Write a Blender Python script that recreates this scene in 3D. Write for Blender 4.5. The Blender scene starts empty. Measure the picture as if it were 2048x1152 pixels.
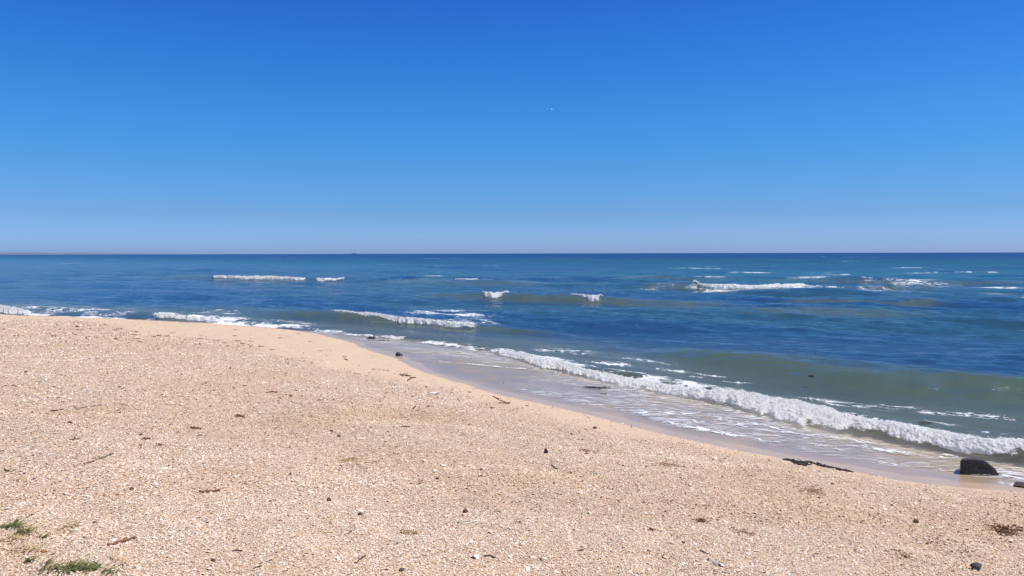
import bpy, math, random
import numpy as np
from mathutils import Vector, Matrix

# ------------------------------------------------------------------ camera, sky, sun, exposure
sc = bpy.context.scene
COL = sc.collection
W0, H0, F0 = 2048, 1152, 1518.0
EYE = np.array([0.0, 0.0, 2.3])
PITCH, ROLL = math.atan((576 - 505.7) / F0), 0.00234
Fw = np.array([0, math.cos(PITCH), -math.sin(PITCH)])
R0 = np.array([1.0, 0, 0]); U0 = np.cross(R0, Fw)
Rt = math.cos(ROLL) * R0 - math.sin(ROLL) * U0
Up = math.sin(ROLL) * R0 + math.cos(ROLL) * U0
cam_d = bpy.data.cameras.new('camera'); cam = bpy.data.objects.new('camera', cam_d); COL.objects.link(cam)
cam_d.sensor_width = 36; cam_d.lens = 36 * F0 / W0; cam_d.clip_start = 0.05; cam_d.clip_end = 120000
cam.matrix_world = Matrix(((Rt[0], Up[0], -Fw[0], EYE[0]), (Rt[1], Up[1], -Fw[1], EYE[1]), (Rt[2], Up[2], -Fw[2], EYE[2]), (0, 0, 0, 1)))
sc.camera = cam

SUN_AZ, SUN_EL = math.radians(100), math.radians(64)          # azimuth clockwise from the view direction
SUNV = Vector((math.sin(SUN_AZ) * math.cos(SUN_EL), math.cos(SUN_AZ) * math.cos(SUN_EL), math.sin(SUN_EL)))
world = bpy.data.worlds.new('World'); sc.world = world; world.use_nodes = True
wn, wl = world.node_tree.nodes, world.node_tree.links
wn.clear()
sky = wn.new('ShaderNodeTexSky'); sky.sky_type = 'NISHITA'; sky.sun_disc = False
sky.sun_elevation = SUN_EL; sky.sun_rotation = SUN_AZ
sky.altitude = 0; sky.air_density = 1.0; sky.dust_density = 0.6; sky.ozone_density = 2.5
tcw = wn.new('ShaderNodeTexCoord'); sep = wn.new('ShaderNodeSeparateXYZ'); rmp = wn.new('ShaderNodeValToRGB')
wl.new(tcw.outputs['Generated'], sep.inputs[0]); wl.new(sep.outputs['Z'], rmp.inputs[0])
# bluer than the stock sky, by elevation; dimmed overhead to cut blue fill light
SKY_TINT = [(0.0, (.29, .475, 1.01)), (.008, (.279, .454, .974)), (.05, (.179, .338, .665)), (.101, (.135, .339, .62)), (.164, (.104, .345, .645)), (.243, (.0755, .31, .66)), (.311, (.066, .265, .665)), (.5, (.055, .20, .50)), (1.0, (.05, .17, .40))]
el = rmp.color_ramp.elements
el[0].position, el[0].color = SKY_TINT[0][0], (*SKY_TINT[0][1], 1); el[1].position, el[1].color = SKY_TINT[-1][0], (*SKY_TINT[-1][1], 1)
for p_, c_ in SKY_TINT[1:-1]:
    q_ = el.new(p_); q_.color = (*c_, 1)
mulw = wn.new('ShaderNodeMix'); mulw.data_type = 'RGBA'; mulw.blend_type = 'MULTIPLY'; mulw.inputs[0].default_value = 1.0
bg = wn.new('ShaderNodeBackground'); bg.inputs['Strength'].default_value = 0.15
gain = wn.new('ShaderNodeVectorMath'); gain.operation = 'SCALE'; gain.inputs['Scale'].default_value = 1.4
wo = wn.new('ShaderNodeOutputWorld')
wl.new(sky.outputs[0], mulw.inputs[6]); wl.new(rmp.outputs[0], mulw.inputs[7]); wl.new(mulw.outputs[2], gain.inputs[0])
wl.new(gain.outputs[0], bg.inputs['Color']); wl.new(bg.outputs[0], wo.inputs['Surface'])
sun_d = bpy.data.lights.new('sun', 'SUN'); sun_d.energy = 5.0; sun_d.angle = math.radians(0.53); sun_d.color = (1.0, 0.94, 0.85)
sun = bpy.data.objects.new('sun', sun_d); COL.objects.link(sun)
sun.rotation_euler = SUNV.to_track_quat('Z', 'Y').to_euler()
sc.view_settings.view_transform = 'Standard'; sc.view_settings.look = 'None'
sc.view_settings.exposure = 0.0; sc.view_settings.gamma = 1.0
sc.render.engine = 'CYCLES'
sc.cycles.max_bounces = 8; sc.cycles.transparent_max_bounces = 12; sc.cycles.caustics_reflective = False

rng = np.random.default_rng(7)
random.seed(7)

# ------------------------------------------------------------------ helpers
def ray(px, py):
    d = Fw + (px - W0 / 2) / F0 * Rt - (py - H0 / 2) / F0 * Up
    return d

def at_z(px, py, z):
    d = ray(px, py); t = (z - EYE[2]) / d[2]
    return EYE + t * d

CU = np.array([0.78, -0.6258]); CU /= np.linalg.norm(CU)      # along the wave crests
CN = np.array([-CU[1], CU[0]])                                # seaward
def to_sn(x, y): return x * CU[0] + y * CU[1], x * CN[0] + y * CN[1]
def to_xy(s, n): return s * CU[0] + n * CN[0], s * CU[1] + n * CN[1]
def px_sn(px, py, z=0.0):
    p = at_z(px, py, z); return to_sn(p[0], p[1])

def smooth(a, b, x):
    t = np.clip((x - a) / (b - a), 0, 1); return t * t * (3 - 2 * t)

def _h(ix, iy, iz):
    h = (ix.astype(np.uint32) * np.uint32(374761393) + iy.astype(np.uint32) * np.uint32(668265263) + iz.astype(np.uint32) * np.uint32(2147483647 - 58))
    h = (h ^ (h >> np.uint32(13))) * np.uint32(1274126177)
    h = (h ^ (h >> np.uint32(16))) * np.uint32(2246822519)
    h = h ^ (h >> np.uint32(15))
    return h.astype(np.float64) / 4294967295.0 * 2 - 1

def noise(x, y, z=0.0):
    x = np.asarray(x, float); y = np.broadcast_to(np.asarray(y, float), x.shape); z = np.broadcast_to(np.asarray(z, float), x.shape)
    fx, fy, fz = np.floor(x), np.floor(y), np.floor(z)
    ix, iy, iz = fx.astype(np.int64), fy.astype(np.int64), fz.astype(np.int64)
    u, v, w = x - fx, y - fy, z - fz
    u = u * u * u * (u * (u * 6 - 15) + 10); v = v * v * v * (v * (v * 6 - 15) + 10); w = w * w * w * (w * (w * 6 - 15) + 10)
    def c(a, b, d): return _h((ix + a) & 0xffffffff, (iy + b) & 0xffffffff, (iz + d) & 0xffffffff)
    x00 = c(0, 0, 0) * (1 - u) + c(1, 0, 0) * u; x10 = c(0, 1, 0) * (1 - u) + c(1, 1, 0) * u
    x01 = c(0, 0, 1) * (1 - u) + c(1, 0, 1) * u; x11 = c(0, 1, 1) * (1 - u) + c(1, 1, 1) * u
    return (x00 * (1 - v) + x10 * v) * (1 - w) + (x01 * (1 - v) + x11 * v) * w

def fbm(x, y, z=0.0, oct=4, gain=0.5):
    r = 0; a = 1.0; f = 1.0
    for k in range(oct):
        r = r + a * noise(np.asarray(x) * f + 17.3 * k, np.asarray(y) * f - 9.1 * k, np.asarray(z) * f + 4.7 * k)
        a *= gain; f *= 2.03
    return r

def make_mesh(name, V, faces, mat=None, attrs=None, smooth_shade=True, parent=None):
    """V (n,3); faces: (m,k) int array or list of arrays of equal-size faces"""
    if isinstance(faces, np.ndarray): faces = [faces]
    me = bpy.data.meshes.new(name)
    V = np.ascontiguousarray(V, np.float32)
    me.vertices.add(len(V)); me.vertices.foreach_set('co', V.ravel())
    loops = np.concatenate([f.ravel() for f in faces]).astype(np.int32)
    tot = np.concatenate([np.full(len(f), f.shape[1], np.int32) for f in faces])
    start = np.concatenate([[0], np.cumsum(tot)[:-1]]).astype(np.int32)
    me.loops.add(len(loops)); me.loops.foreach_set('vertex_index', loops)
    me.polygons.add(len(tot)); me.polygons.foreach_set('loop_start', start); me.polygons.foreach_set('loop_total', tot)
    me.polygons.foreach_set('use_smooth', np.full(len(tot), smooth_shade, bool))
    for k, a in (attrs or {}).items():
        at = me.attributes.new(k, 'FLOAT', 'POINT'); at.data.foreach_set('value', np.ascontiguousarray(a, np.float32).ravel())
    me.update(calc_edges=True)
    o = bpy.data.objects.new(name, me); COL.objects.link(o)
    if mat: me.materials.append(mat)
    if parent: o.parent = parent
    return o

def tag(o, label=None, cat=None, group=None, kind=None):
    if label: o['label'] = label
    if cat: o['category'] = cat
    if group: o['group'] = group
    if kind: o['kind'] = kind
    return o

def grid_faces(nu, nv, flip=False):
    i = np.arange(nu * nv).reshape(nu, nv)
    if flip: return np.stack([i[:-1, :-1], i[:-1, 1:], i[1:, 1:], i[1:, :-1]], -1).reshape(-1, 4)
    return np.stack([i[:-1, :-1], i[1:, :-1], i[1:, 1:], i[:-1, 1:]], -1).reshape(-1, 4)

class Sh:
    """tiny node-tree helper"""
    def __init__(s, name):
        s.m = bpy.data.materials.new(name); s.m.use_nodes = True; s.t = s.m.node_tree; s.t.nodes.clear()
        s.out = s.n('ShaderNodeOutputMaterial')
    def n(s, kind, **kw):
        nd = s.t.nodes.new(kind)
        for k, v in kw.items(): setattr(nd, k, v)
        return nd
    def set(s, sock, v):
        if hasattr(v, 'links') or isinstance(v, bpy.types.NodeSocket): s.t.links.new(v, sock)
        else: sock.default_value = v
    def attr(s, name): return s.n('ShaderNodeAttribute', attribute_name=name).outputs['Fac']
    def math(s, op, a, b=None, c=None, clamp=False):
        nd = s.n('ShaderNodeMath', operation=op, use_clamp=clamp); s.set(nd.inputs[0], a)
        if b is not None: s.set(nd.inputs[1], b)
        if c is not None: s.set(nd.inputs[2], c)
        return nd.outputs[0]
    def mapr(s, v, a, b, c=0.0, d=1.0, interp='SMOOTHSTEP'):
        nd = s.n('ShaderNodeMapRange', interpolation_type=interp)
        for i, q in enumerate((v, a, b, c, d)): s.set(nd.inputs[i], q)
        return nd.outputs[0]
    def coord(s, rot=0.0, scale=(1, 1, 1)):
        tc = s.n('ShaderNodeTexCoord'); mp = s.n('ShaderNodeMapping')
        s.t.links.new(tc.outputs['Object'], mp.inputs[0]); mp.inputs['Rotation'].default_value[2] = rot; mp.inputs['Scale'].default_value = scale
        return mp.outputs[0]
    def noise(s, vec, scale, detail=4, rough=0.5, dist=0.0, col=False):
        nd = s.n('ShaderNodeTexNoise'); s.set(nd.inputs['Vector'], vec); nd.inputs['Scale'].default_value = scale
        nd.inputs['Detail'].default_value = detail; nd.inputs['Roughness'].default_value = rough; nd.inputs['Distortion'].default_value = dist
        return nd.outputs['Color' if col else 'Fac']
    def voro(s, vec, scale, feature='F1', out='Distance', rand=1.0):
        nd = s.n('ShaderNodeTexVoronoi', feature=feature); s.set(nd.inputs['Vector'], vec); nd.inputs['Scale'].default_value = scale
        nd.inputs['Randomness'].default_value = rand
        return nd.outputs[out]
    def ramp(s, v, stops, interp='LINEAR'):
        nd = s.n('ShaderNodeValToRGB'); nd.color_ramp.interpolation = interp; e = nd.color_ramp.elements
        while len(e) > 1: e.remove(e[-1])
        e[0].position = stops[0][0]; e[0].color = (*stops[0][1], 1)
        for p, c in stops[1:]:
            q = e.new(p); q.color = (*c, 1)
        s.set(nd.inputs[0], v); return nd.outputs[0]
    def mix(s, f, a, b, blend='MIX'):
        nd = s.n('ShaderNodeMix', data_type='RGBA', blend_type=blend); s.set(nd.inputs[0], f)
        s.set(nd.inputs[6], (*a, 1) if isinstance(a, tuple) else a); s.set(nd.inputs[7], (*b, 1) if isinstance(b, tuple) else b)
        return nd.outputs[2]
    def bump(s, h, dist, strength=1.0, normal=None):
        nd = s.n('ShaderNodeBump'); s.set(nd.inputs['Height'], h); nd.inputs['Distance'].default_value = dist; s.set(nd.inputs['Strength'], strength)
        if normal is not None: s.set(nd.inputs['Normal'], normal)
        return nd.outputs[0]
    def mixsh(s, f, a, b):
        nd = s.n('ShaderNodeMixShader'); s.set(nd.inputs[0], f); s.t.links.new(a, nd.inputs[1]); s.t.links.new(b, nd.inputs[2]); return nd.outputs[0]
    def bsdf(s, base, rough=0.8, normal=None, **kw):
        nd = s.n('ShaderNodeBsdfPrincipled'); s.set(nd.inputs['Base Color'], (*base, 1) if isinstance(base, tuple) else base); s.set(nd.inputs['Roughness'], rough)
        if normal is not None: s.set(nd.inputs['Normal'], normal)
        for k, v in kw.items(): s.set(nd.inputs[k.replace('_', ' ')], v)
        return nd.outputs[0]
    def done(s, sh): s.t.links.new(sh, s.out.inputs['Surface']); return s.m

# ------------------------------------------------------------------ the lie of the beach
# water's edge, upper edge of the wet sand, lower edge of the coarse shell gravel: picked points on the ground
SH_PX = [(-500, 612), (0, 629), (300, 640), (480, 650), (700, 672), (800, 680), (980, 705), (1100, 742), (1400, 803), (1700, 875), (1900, 912), (2048, 940), (2300, 985)]
_q = np.array([px_sn(a, b, 0.0) for a, b in SH_PX])
SH_S, SH_N = _q[:, 0], _q[:, 1]
def n_shore(s): return np.interp(s, SH_S, SH_N)

WET_PX = [(-500, 614), (0, 632), (300, 642), (480, 652), (560, 657), (640, 668), (720, 694), (800, 722), (850, 745), (930, 768), (1000, 790), (1120, 817), (1200, 835), (1250, 850), (1320, 868), (1400, 885), (1500, 906), (1600, 924), (1700, 942), (1800, 962), (1900, 974), (2048, 985), (2300, 1005)]
GRV_PX = [(-500, 618), (0, 637), (180, 642), (300, 668), (440, 676), (540, 702), (640, 730), (760, 748), (870, 772), (1000, 802), (1120, 829), (1230, 856), (1320, 873), (1400, 890), (1500, 910), (1600, 928), (1700, 946), (1800, 966), (1900, 978), (2048, 989), (2300, 1009)]
WET_E = None
def terrain_sn(s, n, detail=True):
    d = n_shore(s) - n
    e = np.interp(s, WET_S, WET_E)
    x = d - e
    under = np.where(d < 0, np.maximum(0.10 * d, -3.0), 0.0)
    z = under + 0.055 * np.clip(d, 0, None) * (d < e) + 0.055 * e * (d >= e)
    z = z + np.where(x > 0, 1.16 * (1 - np.exp(-np.clip(x, 0, None) / 10.2)) + 0.02 * smooth(0, 0.12, x), 0.0)
    return z
WET_S, WET_E = np.array([-100, 100.0]), np.array([1.5, 1.5])
for it in range(12):                                           # walk the picked wet edge onto the sloping sand
    ss, ee = [], []
    for a, b in WET_PX:
        z = 0.08
        for k in range(8):
            s_, n_ = px_sn(a, b, z); z = 0.5 * z + 0.5 * 0.055 * max(float(n_shore(s_)) - n_, 0)
        ss.append(s_); ee.append(max(float(n_shore(s_)) - n_, 0.05))
    WET_S, WET_E = np.array(ss), np.array(ee)
    break
def terrain(x, y):
    s, n = to_sn(np.asarray(x, float), np.asarray(y, float))
    z = terrain_sn(s, n)
    d = n_shore(s) - n; x_ = d - np.interp(s, WET_S, WET_E)
    dry = smooth(0.0, 0.8, x_)
    z = z + dry * (0.028 * fbm(np.asarray(x) * 1.4, np.asarray(y) * 1.3, 0.0, 3) + 0.011 * noise(np.asarray(x) * 4.1, np.asarray(y) * 4.1, 3.3))
    for hx, hy, hr, hd in HOLLOWS:
        z = z - hd * np.exp(-((x - hx) ** 2 + (y - hy) ** 2) / hr ** 2)
    return z
HOLLOWS = []
def place(px, py):
    z = 0.5
    for k in range(40):
        p = at_z(px, py, z); z = 0.6 * z + 0.4 * float(terrain(np.array([p[0]]), np.array([p[1]]))[0])
    return at_z(px, py, z)
for (a, b, r_, d_) in ((2012, 1064, .13, .035), (1400, 905, .2, .02), (1700, 1010, .22, .02), (1330, 1060, .2, .022), (1850, 1090, .2, .02), (1180, 950, .18, .016), (700, 930, .22, .015), (980, 860, .3, .02), (1560, 1110, .2, .02)):
    p = place(a, b); HOLLOWS.append((p[0], p[1], r_, d_))
_g = []
for a, b in GRV_PX:
    p = place(a, b); s_, n_ = to_sn(p[0], p[1]); _g.append((s_, float(n_shore(s_)) - n_))
GRV_S, GRV_D = np.array(_g).T
_o = np.argsort(GRV_S); GRV_S, GRV_D = GRV_S[_o], GRV_D[_o]
def zones(x, y):
    s, n = to_sn(x, y); d = n_shore(s) - n
    xw = d - np.interp(s, WET_S, WET_E); xg = d - np.interp(s, GRV_S, GRV_D)
    return s, n, d, xw, xg

# ------------------------------------------------------------------ beach ground
def mat_beach():
    m = Sh('beach_sand'); c = m.coord()
    dry, grv = m.attr('dry'), m.attr('gravel')
    n1 = m.noise(c, 0.9, 5, 0.6); n2 = m.noise(c, 14, 4, 0.6); n3 = m.noise(c, 160, 3, 0.7)
    v = m.n('ShaderNodeTexVoronoi'); m.set(v.inputs['Vector'], c); v.inputs['Scale'].default_value = 105
    vr = m.n('ShaderNodeSeparateColor'); m.t.links.new(v.outputs['Color'], vr.inputs[0])
    fine = m.mix(m.mapr(n3, .3, .7), (.53, .39, .265), (.66, .50, .36))
    fine = m.mix(m.mapr(n1, .35, .7, 0, .35), fine, (.58, .43, .30))
    shell = m.ramp(vr.outputs[0], [(0, (.40, .25, .15)), (.15, (.56, .38, .25)), (.4, (.66, .48, .33)), (.7, (.74, .57, .42)), (1, (.80, .69, .56))])
    shell = m.mix(m.mapr(v.outputs['Distance'], .25, .75, 0, .5), shell, (.42, .27, .17))
    dryc = m.mix(grv, fine, shell)
    wetc = m.mix(m.mapr(m.noise(c, 1.6, 4, .6), .38, .62), (.46, .35, .235), (.53, .38, .235))
    wetc = m.mix(m.mapr(n3, .4, .75, 0, .3), wetc, (.36, .27, .20))
    base = m.mix(dry, wetc, dryc)
    rough = m.mapr(dry, 0, 1, 0.28, 0.95)
    h = m.math('ADD', m.math('MULTIPLY', m.math('SUBTRACT', 1.0, v.outputs['Distance']), m.math('MULTIPLY', grv, 1.0)), m.math('MULTIPLY', n3, m.mapr(dry, 0, 1, .06, .35)))
    nb = m.bump(h, 0.009, 0.9)
    nb = m.bump(n2, 0.02, m.mapr(dry, 0, 1, .03, .5), nb)
    return m.done(m.bsdf(base, rough, nb, Specular_IOR_Level=m.mapr(dry, 0, 1, .5, .15)))

def polar(rs, ths):
    r, t = np.meshgrid(rs, ths, indexing='ij')
    return r * np.sin(t), r * np.cos(t)

th_b = np.radians(np.concatenate([np.arange(-100, -38, 0.8), np.arange(-38, 38, 0.075), np.arange(38, 101, 0.8)]))
rs_b = np.concatenate([np.arange(0.4, 3.2, 0.1), 759 * 1.5 / np.arange(357, 28, -0.7), np.geomspace(41, 90, 30)])
bx, by = polar(rs_b, th_b)
bz = terrain(bx, by)
s, n, d, xw, xg = zones(bx, by)
edge_w = 0.09 * fbm(bx * 2.2, by * 2.2, 1.0, 4)
dry = smooth(-0.02, 0.10 + 0.02 * np.hypot(bx, by) * .3, xw + edge_w)
grv = smooth(-0.15, 0.5, xg + 0.35 * fbm(bx * .8, by * 1.2, 5.0, 4))
beach = make_mesh('sand_beach', np.stack([bx, by, bz], -1).reshape(-1, 3), grid_faces(*bx.shape, True), mat_beach(), {'dry': dry, 'gravel': grv})
tag(beach, kind='structure')

# ------------------------------------------------------------------ the sea
class Crest:
    """a travelling wave: pts = (px, py of top, py of foot, height of top, height of foot)"""
    def __init__(self, pts, back=2.2, steep=2.6):
        a = []
        for (px, pt, pb, A, zb) in pts:
            for k in range(60):                                # lower the crest until its face is no steeper than water stands
                s1, n1 = px_sn(px, pt, A); s2, n2 = px_sn(px, pb, zb)
                if n1 - n2 > steep * (A - zb): break
                A, zb = A * .94, zb * .94
            a.append((s1, n1, s2, n2, A, zb))
        a = np.array(a); o = np.argsort(a[:, 0]); a = a[o]
        self.s, self.nt, self.A, self.zb = a[:, 0], a[:, 1], a[:, 4], a[:, 5]
        o2 = np.argsort(a[:, 2]); self.nb = np.interp(self.s, a[o2, 2], a[o2, 3])
        self.W = np.maximum(self.nt - self.nb, 0.15); self.back = back
    def at(self, s):
        return tuple(np.interp(s, self.s, v) for v in (self.nt, self.W, self.A, self.zb))
    def z(self, s, n):
        nt, W, A, zb = self.at(s)
        taper = smooth(self.s[0] - .6, self.s[0] + .8, s) * (1 - smooth(self.s[-1] - .8, self.s[-1] + .6, s))
        nt = nt + 0.12 * W * noise(s * 0.9, s * 0 + self.s[0]) + 0.05 * W * noise(s * 3.1, s * 0 + 4)
        q = (n - nt) / W
        front = zb + (A - zb) * np.power(smooth(-1.15, 0.15, q), 1.25)
        front = np.where(q < -1.0, front * np.exp(-((q + 1.0) / 1.3) ** 2), front)
        backp = A * np.exp(-(np.clip(q, 0, None) / self.back) ** 2)
        return taper * np.where(q > 0, np.minimum(backp, A * (.9 + .1 * np.exp(-q * 3))), np.minimum(front, A))

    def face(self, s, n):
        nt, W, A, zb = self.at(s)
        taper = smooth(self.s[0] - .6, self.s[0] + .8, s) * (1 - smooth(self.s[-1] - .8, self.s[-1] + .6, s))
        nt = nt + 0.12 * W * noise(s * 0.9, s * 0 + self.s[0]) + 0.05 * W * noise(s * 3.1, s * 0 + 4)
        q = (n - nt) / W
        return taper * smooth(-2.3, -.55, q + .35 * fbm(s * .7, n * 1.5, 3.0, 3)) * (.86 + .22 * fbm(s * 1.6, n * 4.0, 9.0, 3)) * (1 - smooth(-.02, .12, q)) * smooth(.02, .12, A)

CR = {}
CR['right_swell'] = Crest([(1290, 694, 706, .02, 0), (1380, 699, 727, .12, -.05), (1500, 711, 752, .17, -.07), (1650, 728, 778, .19, -.09), (1750, 737, 795, .2, -.1), (1850, 745, 800, .2, -.1), (2048, 757, 808, .2, -.1), (2300, 780, 835, .2, -.1)])
CR['left_break'] = Crest([(380, 612, 626, .03, -.02), (500, 616, 634, .12, -.04), (600, 622, 640, .18, -.05), (655, 626, 644, .22, -.05), (800, 636, 653, .22, -.05), (900, 644, 660, .22, -.05), (975, 648, 662, .2, -.05), (1040, 655, 668, .12, -.05), (1150, 668, 676, .03, -.02)])
CR['far_left'] = Crest([(360, 550, 558, .08, -.05), (420, 552, 560, .3, -.08), (520, 554, 562, .32, -.08), (620, 556, 564, .32, -.08), (690, 557, 565, .28, -.08), (790, 556, 563, .05, -.04)])
CR['mid_teal'] = Crest([(840, 556, 566, .05, -.03), (907, 559, 570, .25, -.06), (960, 560, 571, .25, -.06), (1100, 562, 570, .1, -.05), (1250, 562, 570, .04, -.05)])
CR['mid_break'] = Crest([(840, 587, 594, .03, -.03), (967, 587, 600, .26, -.06), (1018, 588, 602, .26, -.06), (1141, 591, 606, .27, -.06), (1210, 592, 608, .26, -.06), (1320, 597, 612, .18, -.06), (1480, 606, 618, .06, -.05)])
CR['right_far'] = Crest([(1300, 568, 575, .05, -.05), (1383, 568, 578, .33, -.08), (1500, 571, 581, .34, -.08), (1650, 573, 583, .3, -.08), (1790, 571, 580, .2, -.08), (1900, 568, 576, .1, -.08)])
CR['right_olive'] = Crest([(1560, 556, 562, .1, -.05), (1700, 557, 567, .32, -.08), (1850, 559, 568, .3, -.08), (2048, 561, 570, .3, -.08), (2200, 562, 572, .2, -.08)])
CR['mid_olive'] = Crest([(1260, 551, 556, .1, -.05), (1350, 552, 561, .3, -.08), (1400, 553, 562, .34, -.08), (1500, 554, 561, .1, -.05)])
CR['right_mid'] = Crest([(1580, 595, 604, .04, -.03), (1660, 597, 608, .17, -.06), (1800, 599, 610, .18, -.06), (1900, 600, 612, .08, -.04)])
CR['right_mid2'] = Crest([(1480, 612, 622, .03, -.03), (1560, 614, 630, .13, -.05), (1720, 618, 634, .13, -.05), (1880, 624, 636, .05, -.04)])
CR['shore_right'] = Crest([(1120, 730, 742, .03, .0), (1180, 736, 750, .08, .0), (1260, 744, 763, .1, .0), (1350, 760, 783, .1, .0), (1500, 790, 815, .11, .0), (1700, 822, 858, .13, .0), (1900, 868, 905, .15, 0.), (2048, 880, 930, .19, 0.), (2300, 915, 985, .19, 0.)], back=1.6)
CR['shore_mid'] = Crest([(790, 672, 682, .03, 0), (830, 679, 690, .07, 0), (900, 687, 698, .07, 0), (980, 697, 710, .07, 0), (1100, 722, 740, .07, 0), (1160, 735, 752, .03, 0)], back=1.8)
CR['shore_left'] = Crest([(-500, 594, 607, .12, 0), (0, 612, 626, .16, 0), (60, 613, 628, .17, 0), (160, 616, 633, .16, 0), (300, 622, 638, .17, 0), (420, 627, 643, .16, 0), (520, 641, 654, .08, 0), (640, 655, 666, .05, 0)], back=1.6)

rng_w = np.random.default_rng(21)
WV = []
for k in range(70):
    lam = 0.45 * (14 / 0.45) ** (k / 69.0)
    ang = rng_w.normal(0, 0.42); ph = rng_w.uniform(0, 6.283)
    amp = 0.0042 * lam ** 0.78 if lam > 1.2 else 0.0050 * lam ** 0.9
    dx, dy = math.cos(ang), math.sin(ang)                    # in (n, s)
    WV.append((2 * math.pi / lam, dx, dy, ph, amp))
def sea_z(x, y, cell=None):
    s, n = to_sn(x, y); d = n - n_shore(s)                   # metres out from the water's edge
    z = np.zeros_like(x); r = np.hypot(x, y)
    if cell is None: cell = r * 0.0017
    calm = smooth(0.3, 7.0, d)
    gust = 0.75 + 0.5 * noise(x * .06, y * .06, 2.2) + .3 * noise(x * .21, y * .21, 8.2)
    for (k, dx, dy, ph, amp) in WV:
        lam = 2 * math.pi / k
        fade = np.clip((lam / np.maximum(cell, 1e-3) - 2.0) / 3.0, 0, 1)
        z += amp * fade * np.sin(k * (dx * n + dy * s) + ph + 0.6 * noise(s * .15, n * .15, ph))
    z *= (0.12 + 0.88 * calm) * gust
    for c in CR.values(): z += c.z(s, n)
    return z
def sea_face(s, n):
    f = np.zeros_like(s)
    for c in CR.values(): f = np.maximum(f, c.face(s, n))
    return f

th_s = np.radians(np.concatenate([np.arange(-75, -37, 0.5), np.arange(-37, 37, 0.07), np.arange(37, 76, 0.5)]))
rs_s = np.concatenate([np.arange(4.6, 6.0, 0.04), 1746 / np.arange(290, 9.0, -0.42), np.geomspace(195, 9000, 160)])
sx, sy = polar(rs_s, th_s)
s, n, d, xw, xg = zones(sx, sy)
rr = np.hypot(sx, sy)
cell = np.maximum(rr * 0.00125, np.gradient(rs_s)[:, None] * np.ones_like(rr) * 0.5)
wz = sea_z(sx, sy, cell)
tz = terrain(sx, sy)
# thin swash sheet running up the wet sand
lim = xw + 0.10 * fbm(sx * .9, sy * .9, 3.0, 3) + 0.22
film = 0.016 * smooth(0.0, -0.5, lim) - 0.03 * smooth(-.06, 0.1, lim)
film = film + 0.004 * fbm(sx * 2.2, sy * 2.2, 9.0, 3) * smooth(0.0, -0.4, lim)
swash = np.where(d > -0.6, tz + film, -9)
bl = smooth(-0.5, 0.35, d)
wz = np.where(d > -0.6, np.maximum(wz * (1 - bl) + (tz + film) * bl, swash), wz)
depth = np.clip(wz - tz, 0, 4)
wz = wz - rr ** 2 / (2 * 6.37e6)

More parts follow.
